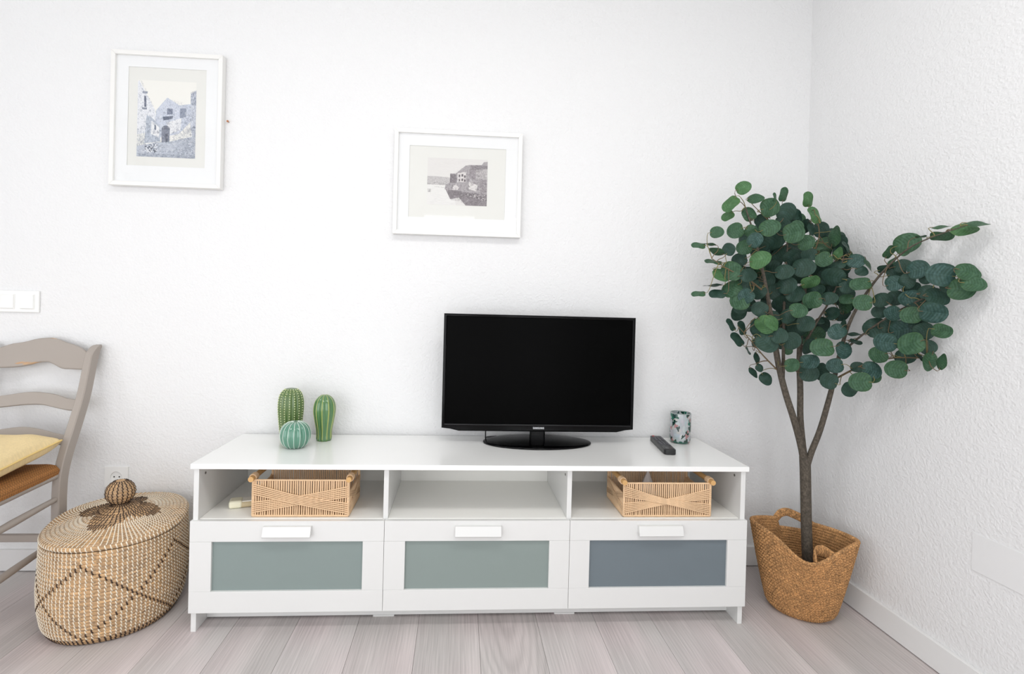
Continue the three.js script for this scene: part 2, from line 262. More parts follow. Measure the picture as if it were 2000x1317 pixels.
/* ---- spotted tumbler */
{
  const tex = canvasTex(1024, 512, (c, w, h) => {
    const r = rng(71); c.fillStyle = '#c3c9cd'; c.fillRect(0, 0, w, h);
    for (let i = 0; i < 120; i++) { c.fillStyle = ['#c3cfdc', '#dfe5e2', '#cfc9d2', '#e3dfd5', '#bcd2d2'][i % 5]; c.globalAlpha = 0.55; c.beginPath(); c.ellipse(r() * w, r() * h, 20 + r() * 40, 16 + r() * 34, r() * 3, 0, 7); c.fill(); }
    c.globalAlpha = 1;
    for (let i = 0; i < 84; i++) {
      c.fillStyle = ['#0d4436', '#14604a', '#0f3b34', '#c58e8e', '#1d7a63', '#b9898a', '#2b4e4c', '#0d4436', '#7f8f86'][Math.floor(r() * 9)];
      const x = r() * w, y = r() * h, a = 20 + r() * 30, b = 26 + r() * 48, q = (r() - 0.5) * 1.4;
      for (const dx of [0, -w, w]) { c.beginPath(); for (let k = 0; k <= 28; k++) { const t = k / 28 * Math.PI * 2, m = 0.75 + 0.25 * Math.sin(t * 3 + i) + 0.1 * Math.sin(t * 5 + i * 2); const ex = Math.cos(t) * a * m, ey = Math.sin(t) * b * m; c.lineTo(x + dx + ex * Math.cos(q) - ey * Math.sin(q), y + ex * Math.sin(q) + ey * Math.cos(q)); } c.fill(); }
    }
    c.fillStyle = '#1a6a58'; for (let i = 0; i < 22; i++) { c.beginPath(); c.ellipse(r() * w, h - 14 - r() * 26, 26 + r() * 24, 10 + r() * 10, 0, 0, 7); c.fill(); }
  });
  tex.wrapS = THREE.RepeatWrapping;
  const g = thing('glass_tumbler', 'spotted green pink and white glass tumbler on the right end of the bench', 'tumbler', [0.802, 0.53, 0.086]);
  const out = [[0.0001, 0.0], [0.030, 0.0], [0.0355, 0.002], [0.0385, 0.007], [0.0398, 0.016], [0.0402, 0.05], [0.0402, 0.09], [0.0398, 0.114], [0.0392, 0.1165], [0.0378, 0.1175]], inn = [[0.0364, 0.1165], [0.0358, 0.114], [0.036, 0.05], [0.0355, 0.018], [0.03, 0.009], [0.0001, 0.008]];
  const body = lathe([...out, ...inn], 64); const p = body.attributes.position, uv = body.attributes.uv; for (let i = 0; i < p.count; i++) uv.setY(i, p.getY(i) / 0.118);
  obj('glass', body, new THREE.MeshPhysicalMaterial({ map: tex, roughness: 0.12, transmission: 0.3, thickness: 0, ior: 1.5, clearcoat: 1, clearcoatRoughness: 0.05 }), g);
  obj('rim', new THREE.TorusGeometry(0.0381, 0.0021, 10, 64).rotateX(Math.PI / 2).translate(0, 0.1165, 0), mat(0x8a9793, 0.12, { clearcoat: 1 }), g, 'grey green rim');
}

/* ---- ceramic cacti */
function ribbed(profile, ribs, depth, sharp = 1, seg = 144) {
  const n = profile.length - 1, C = new THREE.CatmullRomCurve3(profile.map(([r, y]) => V(r, y, 0)));
  return surface(seg, 48, (u, v) => { const q = C.getPoint(v), w = u * Math.PI * 2, k = Math.pow(Math.abs(Math.sin(w * ribs / 2)), sharp), R = Math.max(0.0001, q.x) * (1 - depth + depth * k); return V(Math.cos(-w) * R, q.y, Math.sin(-w) * R); });
}
{
  const g = thing('ceramic_cactus', 'tall green ceramic cactus ornament covered in pale dots behind the round one', 'cactus ornament', [-0.693, 0.53, 0.107], 'ceramic cacti on the bench');
  const pr = [[0.0305, 0], [0.0335, 0.004], [0.0395, 0.05], [0.044, 0.095], [0.0455, 0.125], [0.0435, 0.155], [0.0355, 0.178], [0.022, 0.1905], [0.010, 0.1945], [0.0002, 0.1955]];
  obj('body', ribbed(pr, 16, 0.1, 0.7), mat(0x557039, 0.22, { clearcoat: 0.7, clearcoatRoughness: 0.12 }), g);
  const C = new THREE.CatmullRomCurve3(pr.map(([r, y]) => V(r, y, 0))), dots = [];
  for (let k = 0; k < 16; k++) for (let j = 0; j < 22; j++) { const q = C.getPointAt(0.03 + j / 22 * 0.9), w = (k + 0.5) / 16 * Math.PI * 2; if (q.x < 0.008) continue; const s = new THREE.SphereGeometry(0.0022, 7, 6); s.translate(Math.cos(w) * q.x, q.y, Math.sin(w) * q.x); dots.push(s); }
  stuff(obj('dots', dots, mat(0xd3d9a4, 0.3), g, 'pale raised dots'));
}
{
  const g = thing('ceramic_cactus', 'small round teal ceramic cactus ornament with white ribs in front', 'cactus ornament', [-0.645, 0.53, 0.204], 'ceramic cacti on the bench');
  const pr = [[0.0002, 0.0], [0.026, 0.0], [0.031, 0.002], [0.044, 0.015], [0.0515, 0.035], [0.052, 0.05], [0.0465, 0.070], [0.035, 0.0835], [0.019, 0.0905], [0.006, 0.0905], [0.0002, 0.0895]];
  obj('body', ribbed(pr, 16, 0.07, 0.6), mat(0x568a74, 0.15, { clearcoat: 0.8, clearcoatRoughness: 0.08 }), g);
  const C = new THREE.CatmullRomCurve3(pr.slice(2, 10).map(([r, y]) => V(r, y, 0)));
  for (let k = 0; k < 16; k++) { const w = (k + 0.5) / 16 * Math.PI * 2, P = []; for (let j = 0; j <= 12; j++) { const q = C.getPoint(j / 12 * 0.98); P.push(V(Math.cos(w) * q.x * 1.002, q.y, Math.sin(w) * q.x * 1.002)); } obj('rib_line', tube(P, 0.00085, 20, 5), mat(0xdbe6dc, 0.3), g, 'white glazed rib line'); }
}
{
  const g = thing('ceramic_cactus', 'club-shaped green ceramic cactus ornament with yellowish ribs standing apart', 'cactus ornament', [-0.571, 0.53, 0.102], 'ceramic cacti on the bench');
  const pr = [[0.0245, 0], [0.0275, 0.003], [0.0268, 0.02], [0.0285, 0.045], [0.0345, 0.078], [0.0385, 0.105], [0.0385, 0.125], [0.0335, 0.147], [0.0225, 0.1625], [0.011, 0.1695], [0.0002, 0.1705]];
  obj('body', ribbed(pr, 10, 0.12, 0.6), mat(0x4f7a49, 0.18, { clearcoat: 0.8, clearcoatRoughness: 0.08 }), g);
  const C = new THREE.CatmullRomCurve3(pr.map(([r, y]) => V(r, y, 0)));
  for (let k = 0; k < 10; k++) { const w = (k + 0.5) / 10 * Math.PI * 2, P = []; for (let j = 0; j <= 14; j++) { const q = C.getPoint(0.04 + j / 14 * 0.9); P.push(V(Math.cos(w) * (q.x - 0.0009), q.y, Math.sin(w) * (q.x - 0.0009))); } obj('rib_line', taper(P, [0.0022, 0.0026, 0.0026, 0.001], 20, 6), mat(0x9da85a, 0.25, { clearcoat: 0.6 }), g, 'yellow green rib'); }
}

/* ------------------------------------------------------------------ rope baskets on the shelf */
const cordTex = dataTex(128, 128, (u, v) => { const a = wn1(u * 30, v * 60), s = 0.5 + 0.5 * Math.sin((u * 6 + v * 24) * 6.283); const k = 0.9 + 0.16 * (a - 0.5) + 0.08 * (s - 0.5); return [0.99 * k, 0.845 * k, 0.68 * k]; });
const cordMat = mat(0xffffff, 0.8, { map: cordTex }), dowelMat = mat(0xd2a66c, 0.55);
function ropeBasket(label, x0, x1, z0, z1, y0, H, seed, cross) {
  const r = rng(seed), W = x1 - x0, D = z1 - z0, g = thing('rope_basket', label, 'basket', [(x0 + x1) / 2, y0, (z0 + z1) / 2], 'rope baskets in the bench');
  const R = 0.0032, a = W / 2, d = D / 2, lo = 0.004;
  const loop = (y) => [tube([[-a, y, d], [a, y, d]], R, 2, 6), tube([[-a, y, -d], [a, y, -d]], R, 2, 6), tube([[-a, y, -d], [-a, y, d]], R, 2, 6), tube([[a, y, -d], [a, y, d]], R, 2, 6)];
  obj('frame', [...loop(lo), ...loop(H), ...[[-a, d], [a, d], [-a, -d], [a, -d]].map(([x, z]) => tube([[x, lo, z], [x, H, z]], R * 1.1, 2, 6))], cordMat, g);
  const ys = (k) => lo + (H - lo) * k;
  const strands = (n, pos, sideH) => { const out = []; for (let i = 0; i < n; i++) { const t = (i + 0.5) / n, w = (r() - 0.5) * 0.35 / n, P = [0, 0.33, 0.66, 1].map((k) => { const e = t + (k === 0 || k === 1 ? 0.7 * w : w * (r() - 0.2)); return pos(e, lo + (sideH - lo) * k); }); out.push(tube(P, 0.0023 + r() * 0.0006, 6, 6)); } return out; };
  stuff(obj('front_cords', strands(42, (t, y) => V(-a + W * t, y, d), H), cordMat, g));
  stuff(obj('back_cords', strands(46, (t, y) => V(-a + W * t, y, -d), H), cordMat, g));
  const SH = H * 0.66;
  for (const s of [-1, 1]) { stuff(obj('side_cords', strands(26, (t, y) => V(s * a, y, -d + D * t), SH), cordMat, g)); obj('side_bar', tube([[s * a, SH, -d], [s * a, SH, d]], R, 2, 6), cordMat, g); }
  const X = [];
  for (let k = 0; k < 6; k++) { const o = (k - 2.5) * 0.0064; for (const s of [-1, 1]) { X.push(tube([[-a, ys(0.5 + s * 0.26) + o, d + 0.0035], [0, ys(0.45) + o * cross, d + 0.005 + s * 0.0018], [a, ys(0.45 - s * 0.24) + o, d + 0.0035]], 0.0021, 16, 6)); } }
  stuff(obj('crossing_cords', X, cordMat, g, 'bundle of cords crossing in an X'));
  const Y = [];
  for (const s of [-1, 1]) for (let k = 0; k < 4; k++) for (const q of [-1, 1]) Y.push(tube([[s * (a + 0.003), ys(0.36 + q * 0.2) + k * 0.005, d], [s * (a + 0.004), ys(0.3) + k * 0.005, 0], [s * (a + 0.003), ys(0.36 - q * 0.2) + k * 0.005, -d]], 0.0018, 10, 5));
  stuff(obj('side_crossing_cords', Y, cordMat, g));
  for (const s of [-1, 1]) {
    const h = obj('handle', new THREE.CylinderGeometry(0.0085, 0.0085, D + 0.03, 20).rotateX(Math.PI / 2).translate(s * (a + 0.002), H + 0.006, 0), dowelMat, g, 'round wooden handle bar');
    const wraps = []; for (const q of [-1, 1]) for (let k = 0; k < 6; k++) wraps.push(new THREE.TorusGeometry(0.0102, 0.0022, 6, 16).translate(s * (a + 0.002), H + 0.006, q * (d - 0.004 - k * 0.0042)));
    obj('cord_wrapping', wraps, cordMat, h);
  }
  obj('base', span(-a, a, 0.001, 0.004, -d, d, 0), mat(0xc9a678, 0.8), g);
  return g;
}
ropeBasket('pale rope basket with wooden handles in the left compartment below the cacti', -0.72, -0.419, 0.205, 0.381, 0.3532, 0.118, 81, 0.8);
ropeBasket('pale rope basket with wooden handles in the right compartment holding a pale cloth', 0.484, 0.781, 0.2, 0.384, 0.3532, 0.113, 82, 0.5);
{
  const g = new THREE.ConeGeometry(0.05, 0.122, 7, 6); const p = g.attributes.position, r = rng(9); for (let i = 0; i < p.count; i++) if (p.getY(i) < 0.05) p.setX(i, p.getX(i) * (0.9 + 0.2 * r())); g.scale(1, 1, 0.5); g.computeVertexNormals(); g.translate(0.607, 0.419, 0.27);
  const o = obj('cloth_napkin', g, mat(0xcfc8c4, 0.9)); o.userData.label = 'pale grey folded cloth peaking inside the right rope basket'; o.userData.category = 'cloth';
}
{
  const g = thing('handset', 'small cream plastic handset lying left of the rope basket on the shelf', 'handset', [-0.776, 0.3532, 0.285]); g.rotation.y = 0.3; g.scale.setScalar(1.25);
  obj('body', bx(0.062, 0.015, 0.034, 0.002, 0.0082, 0, 0.006), mat(0xc9b995, 0.5), g);
  obj('end_cap', bx(0.034, 0.0205, 0.037, -0.025, 0.0105, 0.0, 0.007), mat(0xf0ecd2, 0.4), g, 'cream rounded end');
  obj('lid_edge', bx(0.04, 0.003, 0.03, 0.008, 0.0168, -0.001, 0.001), mat(0xe9e6dc, 0.4), g);
}

/* ------------------------------------------------------------------ framed pictures */
function framed(label, x0, x1, y0, y1, win, pr, tex, tilt, name) {
  const g = thing('framed_picture', label, 'picture', [(x0 + x1) / 2, y0, 0], 'framed pictures on the back wall');
  const W = x1 - x0, H = y1 - y0, a = W / 2, F = 0.0155, D = 0.031, fm = mat(0xefeeeb, 0.35);
  const trap = (len, horizontal, flip) => { const s = new THREE.Shape(); s.moveTo(-len / 2, 0); s.lineTo(len / 2, 0); s.lineTo(len / 2 - F, F); s.lineTo(-len / 2 + F, F); s.closePath(); const e = new THREE.ExtrudeGeometry(s, { depth: D - 0.003, bevelEnabled: true, bevelSize: 0.0008, bevelThickness: 0.0012, bevelOffset: -0.0008, bevelSegments: 2 }); e.translate(0, 0, 0.0025); return e; };
  obj('frame_rail', trap(W).translate(0, 0, 0), fm, g); obj('frame_rail', trap(W).rotateZ(Math.PI).translate(0, H, 0), fm, g);
  obj('frame_rail', trap(H).rotateZ(Math.PI / 2).translate(a, H / 2, 0), fm, g); obj('frame_rail', trap(H).rotateZ(-Math.PI / 2).translate(-a, H / 2, 0), fm, g);
  const lx = (x) => x - (x0 + x1) / 2, ly = (y) => y - y0;
  const ms = new THREE.Shape(); ms.moveTo(-a + F, F); ms.lineTo(a - F, F); ms.lineTo(a - F, H - F); ms.lineTo(-a + F, H - F); ms.closePath();
  const h = new THREE.Path(); h.moveTo(lx(win[0]), ly(win[2])); h.lineTo(lx(win[0]), ly(win[3])); h.lineTo(lx(win[1]), ly(win[3])); h.lineTo(lx(win[1]), ly(win[2])); h.closePath(); ms.holes.push(h);
  obj('mat_board', new THREE.ExtrudeGeometry(ms, { depth: 0.0018, bevelEnabled: false }).translate(0, 0, 0.0195), mat(0xeceded, 0.8), g, 'white passe-partout');
  obj('backing', span(-a + F * 0.6, a - F * 0.6, F * 0.6, H - F * 0.6, 0.006, 0.0178, 0), mat(0xe9e7e0, 0.9), g);
  obj('paper', new THREE.BoxGeometry(win[1] - win[0] + 0.006, win[3] - win[2] + 0.006, 0.0006).translate(lx((win[0] + win[1]) / 2), ly((win[2] + win[3]) / 2), 0.0186), mat(0xe3e3de, 0.85), g, 'cream paper');
  obj('print', new THREE.PlaneGeometry(pr[1] - pr[0], pr[3] - pr[2]).translate(lx((pr[0] + pr[1]) / 2), ly((pr[2] + pr[3]) / 2), 0.0193), mat(0xffffff, 0.85, { map: tex }), g, name);
  obj('glazing', new THREE.PlaneGeometry(W - 2 * F, H - 2 * F).translate(0, H / 2, 0.0228), paneGlass, g);
  return g;
}
function hatch(c, r, poly, n, col, ang, len, alpha = 0.35, lw = 1) { c.save(); c.beginPath(); poly.forEach(([x, y], i) => (i ? c.lineTo(x, y) : c.moveTo(x, y))); c.closePath(); c.clip(); const xs = poly.map((p) => p[0]), ys = poly.map((p) => p[1]), x0 = Math.min(...xs), x1 = Math.max(...xs), y0 = Math.min(...ys), y1 = Math.max(...ys); c.strokeStyle = col; c.globalAlpha = alpha; c.lineWidth = lw; for (let i = 0; i < n; i++) { const x = x0 + r() * (x1 - x0), y = y0 + r() * (y1 - y0), a = ang + (r() - 0.5) * 0.5, l = len * (0.4 + r()); c.beginPath(); c.moveTo(x, y); c.lineTo(x + Math.cos(a) * l, y + Math.sin(a) * l); c.stroke(); } c.restore(); }
function fillPoly(c, poly, col) { c.fillStyle = col; c.beginPath(); poly.forEach(([x, y], i) => (i ? c.lineTo(x, y) : c.moveTo(x, y))); c.closePath(); c.fill(); }
function engrave(c, w, h, seed, n, skyTop, dark, skip = () => false) {
  const r = rng(seed); c.lineCap = 'round';
  for (let i = 0; i < n; i++) { const x = r() * w, y = r() * h; if (y < skyTop(x / w) * h || skip(x / w, y / h)) continue; const a = r() < 0.5 ? 1.1 : r() < 0.5 ? -0.7 : 0.1, l = 2 + r() * 9, q = r(); c.strokeStyle = q < 0.55 ? dark : '#f4f3f1'; c.globalAlpha = 0.12 + 0.3 * r(); c.lineWidth = 0.6 + r() * 1.6; c.beginPath(); c.moveTo(x, y); c.quadraticCurveTo(x + l * 0.5 * Math.cos(a) + r() * 3, y + l * 0.5 * Math.sin(a), x + l * Math.cos(a), y + l * Math.sin(a)); c.stroke(); }
  for (let i = 0; i < n / 10; i++) { const x = r() * w, y = r() * h; if (y < (skyTop(x / w) + 0.12) * h || skip(x / w, y / h)) continue; c.fillStyle = r() < 0.6 ? dark : '#f4f3f1'; c.globalAlpha = 0.1 + 0.12 * r(); c.beginPath(); c.ellipse(x, y, 3 + r() * 12, 2 + r() * 9, r() * 3, 0, 7); c.fill(); }
  c.globalAlpha = 1;
}
const streetPrint = canvasTex(480, 640, (c, w, h) => {
  const r = rng(31), P = (a) => a.map(([x, y]) => [x / 475 * w, y / 630 * h]), F = (a, col) => fillPoly(c, P(a), col), Hh = (a, n, col, an, l, al) => hatch(c, r, P(a), n, col, an, l, al);
  c.fillStyle = '#eae9e3'; c.fillRect(0, 0, w, h);
  const ctr = [[150, 245], [240, 135], [340, 195], [430, 180], [430, 330], [340, 430], [140, 480]]; F(ctr, '#c9cfdb'); Hh(ctr, 700, '#6d7688', 1.2, 16, 0.3);
  F([[240, 340], [360, 300], [350, 400], [260, 440]], '#e3e4e6');
  const left = [[10, 0], [140, 240], [150, 320], [80, 430], [0, 450], [0, 20]]; F(left, '#e2e4e8'); Hh([[10, 0], [30, 0], [150, 250], [140, 300], [60, 130], [10, 30]], 320, '#5b6375', 1.0, 18, 0.55);
  F([[52, 130], [68, 130], [72, 220], [55, 220]], '#596073'); F([[35, 225], [78, 225], [74, 242], [40, 242]], '#79808f'); F([[38, 92], [80, 92], [78, 110], [40, 110]], '#8b92a1');
  const shed = [[75, 285], [110, 300], [190, 375], [190, 500], [60, 520]]; F(shed, '#b9c1cc'); Hh(shed, 380, '#5f6b7c', 1.5, 16, 0.35); F([[115, 330], [180, 385], [180, 470], [112, 440]], '#e6e7e8'); F([[140, 360], [153, 370], [153, 410], [140, 402]], '#6d7788');
  Hh([[0, 420], [70, 420], [70, 560], [0, 600]], 260, '#6f7a8c', 1.5, 26, 0.5);
  const rgt = [[430, 95], [475, 65], [475, 640], [430, 340]]; F(rgt, '#ccd1db'); Hh(rgt, 520, '#666f80', 1.5, 18, 0.4); Hh([[430, 80], [475, 60], [475, 190], [430, 190]], 160, '#555d6e', 1.55, 20, 0.5);
  F([[240, 225], [285, 225], [285, 270], [240, 275]], '#7b8395'); F([[345, 220], [395, 215], [395, 290], [345, 300]], '#8c94a5'); Hh([[340, 200], [430, 185], [430, 300], [345, 305]], 200, '#6b7385', 1.55, 14, 0.4);
  F([[205, 295], [290, 285], [285, 310], [212, 325]], '#606879'); Hh([[350, 330], [430, 290], [470, 400], [330, 520], [260, 520]], 700, '#626a7b', 0.9, 20, 0.42);
  c.fillStyle = '#6d7280'; c.beginPath(); c.arc(232 / 475 * w, 400 / 630 * h, 34 / 475 * w, Math.PI, 0); c.fill(); F([[198, 400], [266, 400], [262, 500], [200, 505]], '#868b98'); Hh([[198, 370], [266, 370], [262, 510], [200, 510]], 220, '#4c5160', 1.5, 14, 0.4); F([[228, 440], [250, 430], [250, 520], [236, 520]], '#5c606c');
  const gr = [[0, 545], [150, 510], [260, 500], [475, 440], [475, 640], [0, 640]]; F(gr, '#bfc5cf'); Hh(gr, 1100, '#5a6170', 0.2, 18, 0.4); Hh([[0, 600], [475, 600], [475, 640], [0, 640]], 360, '#5f6776', 0.05, 30, 0.4);
  const bush = [[345, 560], [360, 430], [440, 380], [475, 330], [475, 640], [300, 640]]; Hh(bush, 1300, '#5b6270', 0.4, 12, 0.45); Hh(bush, 500, '#eef0f2', 2.2, 9, 0.8);
  for (let i = 0; i < 70; i++) { c.fillStyle = i % 2 ? '#f0f1f3' : '#474d5a'; c.globalAlpha = 0.75; c.beginPath(); c.ellipse((70 + r() * 95) / 475 * w, (520 + r() * 70) / 630 * h, 3 + r() * 7, 2 + r() * 7, r() * 3, 0, 7); c.fill(); }
  c.globalAlpha = 1;
  engrave(c, w, h, 35, 9000, (x) => (x < 0.31 ? x * 1.25 : x < 0.5 ? 0.39 - (x - 0.31) * 0.9 : x < 0.9 ? 0.22 + (x - 0.5) * 0.2 : 0.13), '#4d5568');
  hatch(c, r, [[300, 560], [480, 380], [480, 640], [270, 640]].map(([x, y]) => [x / 475 * w, y / 630 * h]), 900, '#434a59', 0.7, 9, 0.35);
});
const lakePrint = canvasTex(640, 496, (c, w, h) => {
  const r = rng(33), P = (a) => a.map(([x, y]) => [x / 620 * w, y / 480 * h]), F = (a, col) => fillPoly(c, P(a), col), Hh = (a, n, col, an, l, al) => hatch(c, r, P(a), n, col, an, l, al);
  c.fillStyle = '#dedcd9'; c.fillRect(0, 0, w, h); Hh([[0, 0], [620, 0], [620, 180], [0, 180]], 500, '#b8b4b4', 0.05, 50, 0.16);
  F([[0, 190], [90, 188], [240, 200], [240, 280], [0, 275]], '#c4c1c0'); Hh([[0, 190], [240, 200], [240, 280], [0, 275]], 600, '#8d898b', 0.3, 10, 0.35);
  F([[0, 275], [260, 285], [300, 480], [0, 480]], '#e3e2df'); Hh([[0, 300], [400, 300], [420, 480], [0, 480]], 300, '#aaa7a6', 0.02, 40, 0.25);
  Hh([[70, 292], [200, 300], [200, 308], [80, 300]], 60, '#6a6668', 0.05, 16, 0.5); Hh([[0, 320], [40, 320], [40, 355], [0, 355]], 60, '#3f3b3e', 0.6, 14, 0.7);
  const hs = [[235, 155], [290, 155], [390, 70], [430, 60], [560, 55], [580, 25], [620, 20], [620, 480], [420, 440], [330, 360], [180, 320], [190, 270], [235, 250]]; F(hs, '#a9a4a6'); Hh(hs, 2200, '#5c565b', 1.5, 18, 0.3);
  F([[235, 160], [290, 160], [300, 250], [232, 250]], '#8b8588'); Hh([[235, 155], [300, 155], [300, 250], [232, 250]], 300, '#4c464b', 1.5, 16, 0.4);
  F([[310, 150], [400, 130], [395, 240], [310, 240]], '#d8d4d2'); for (const [x, y] of [[322, 165], [352, 158], [378, 170], [322, 210], [352, 205], [378, 212]]) F([[x, y], [x + 16, y - 2], [x + 16, y + 22], [x, y + 24]], '#5f595d');
  F([[430, 110], [500, 100], [500, 200], [430, 215]], '#989295'); Hh([[430, 60], [620, 60], [620, 110], [430, 110]], 320, '#4f494f', 0.1, 26, 0.5); F([[500, 110], [620, 95], [620, 200], [500, 210]], '#bcb8b8'); Hh([[500, 110], [620, 95], [620, 300], [500, 300]], 500, '#6a6468', 1.5, 20, 0.35);
  F([[430, 235], [520, 265], [510, 330], [430, 310]], '#d9d6d3'); F([[268, 280], [300, 265], [330, 300], [310, 325], [262, 325]], '#d6d2d0'); F([[540, 230], [620, 200], [620, 340], [550, 340]], '#a09a9c'); Hh([[540, 230], [620, 200], [620, 340], [550, 340]], 300, '#5a5459', 2.2, 22, 0.45);
  const rf = [[190, 320], [330, 330], [440, 350], [620, 360], [620, 475], [400, 478], [330, 400], [240, 420]]; F(rf, '#8f898c'); Hh(rf, 1500, '#4b4549', 0.05, 26, 0.35); Hh([[240, 330], [330, 330], [330, 440], [250, 430]], 260, '#6b6569', 1.5, 20, 0.4);
  for (let i = 0; i < 90; i++) { c.fillStyle = i % 3 ? '#e6e3e1' : '#3d383c'; c.globalAlpha = 0.7; c.beginPath(); c.ellipse((420 + r() * 195) / 620 * w, (360 + r() * 75) / 480 * h, 2 + r() * 9, 2 + r() * 4, 0.4, 0, 7); c.fill(); }
  c.globalAlpha = 1; F([[440, 385], [620, 430], [620, 480], [400, 480], [380, 450]], '#8c8689'); Hh([[440, 385], [620, 430], [620, 480], [400, 480]], 300, '#5c565a', 0.15, 30, 0.4);
  engrave(c, w, h, 36, 7000, (x) => (x < 0.38 ? 0.4 : x < 0.63 ? 0.33 - (x - 0.38) * 0.7 : 0.12), '#453f44', (x, y) => y > 0.57 && x < 0.31 + Math.max(0, y - 0.72) * 1.3);
  hatch(c, r, [[200, 330], [620, 350], [620, 420], [420, 400], [240, 380]].map(([x, y]) => [x / 620 * w, y / 480 * h]), 500, '#332e32', 0.3, 12, 0.35);
});
framed('tall white frame holding a blue-grey print of an old village street', -1.407, -1.0, 1.469, 1.977, [-1.348, -1.063, 1.547, 1.92], [-1.3145, -1.1, 1.582, 1.872], streetPrint, 0, 'blue grey print of a village street with a gabled house');
framed('wide white frame holding a small grey print of a waterside house', -0.346, 0.155, 1.322, 1.733, [-0.2875, 0.0915, 1.391, 1.671], [-0.2165, 0.0195, 1.443, 1.6265], lakePrint, 0, 'grey print of a house by the water');
{ // bare screw beside the tall frame
  const p = at(446, 238, 0.004), g = thing('wall_screw', 'tiny rusty screw in the wall right of the tall picture frame', 'screw', [p.x, p.y, 0]);
  obj('shank', new THREE.CylinderGeometry(0.0018, 0.0018, 0.009, 10).rotateX(Math.PI / 2).translate(0, 0, 0.0045), mat(0x8a5a3a, 0.5), g);
  obj('head', new THREE.CylinderGeometry(0.0042, 0.003, 0.003, 14).rotateX(Math.PI / 2).translate(0, 0, 0.0095), mat(0xb07048, 0.5), g);
}

/* ---- wall fittings */
{
  const pm = mat(0xf4f4f2, 0.35), g = thing('light_switch', 'white double light switch plate on the wall above the chair', 'light switch', [-1.738, 1.02, 0]);
  obj('plate', bx(0.15, 0.0815, 0.009, 0, 0, 0.0045, 0.003), pm, g);
  for (const x of [-0.0355, 0.035]) { obj('switch_surround', bx(0.052, 0.056, 0.003, x, 0, 0.0098, 0.0012), pm, g); const k = obj('rocker', bx(0.0475, 0.0515, 0.005, x, 0, 0.0122, 0.0015), pm, g); k.rotation.x = 0.02; }
}
{
  const pm = mat(0xf0f0ee, 0.4), g = thing('wall_socket', 'white round power socket in the wall behind the hamper knob', 'socket', [-1.372, 0.357, 0]);
  const s = new THREE.Shape(); s.moveTo(-0.043, -0.04); s.lineTo(0.043, -0.04); s.lineTo(0.043, 0.04); s.lineTo(-0.043, 0.04); s.closePath(); const h = new THREE.Path(); h.absarc(0, 0, 0.0205, 0, Math.PI * 2, true); s.holes.push(h);
  obj('plate', new THREE.ExtrudeGeometry(s, { depth: 0.0035, bevelEnabled: true, bevelSize: 0.0012, bevelThickness: 0.0012, bevelOffset: -0.0012, bevelSegments: 2, curveSegments: 32 }).translate(0, 0, 0.0012), pm, g);
  obj('well', new THREE.CylinderGeometry(0.0205, 0.0205, 0.001, 32).rotateX(Math.PI / 2).translate(0, 0, 0.001), pm, g);
  for (const x of [-0.0095, 0.0095]) obj('contact_hole', new THREE.CylinderGeometry(0.0026, 0.0026, 0.0012, 12).rotateX(Math.PI / 2).translate(x, 0, 0.0018), mat(0x1c1c1c, 0.6), g);
}
{
  const o = obj('blank_cover_plate', span(XR - 0.002, XR, 0.346, 0.449, 0.733, 1.0, 0.0006), mat(0xebebeb, 0.8)); o.userData.label = 'wide blank cover plate painted white low on the right wall'; o.userData.category = 'cover plate';
}

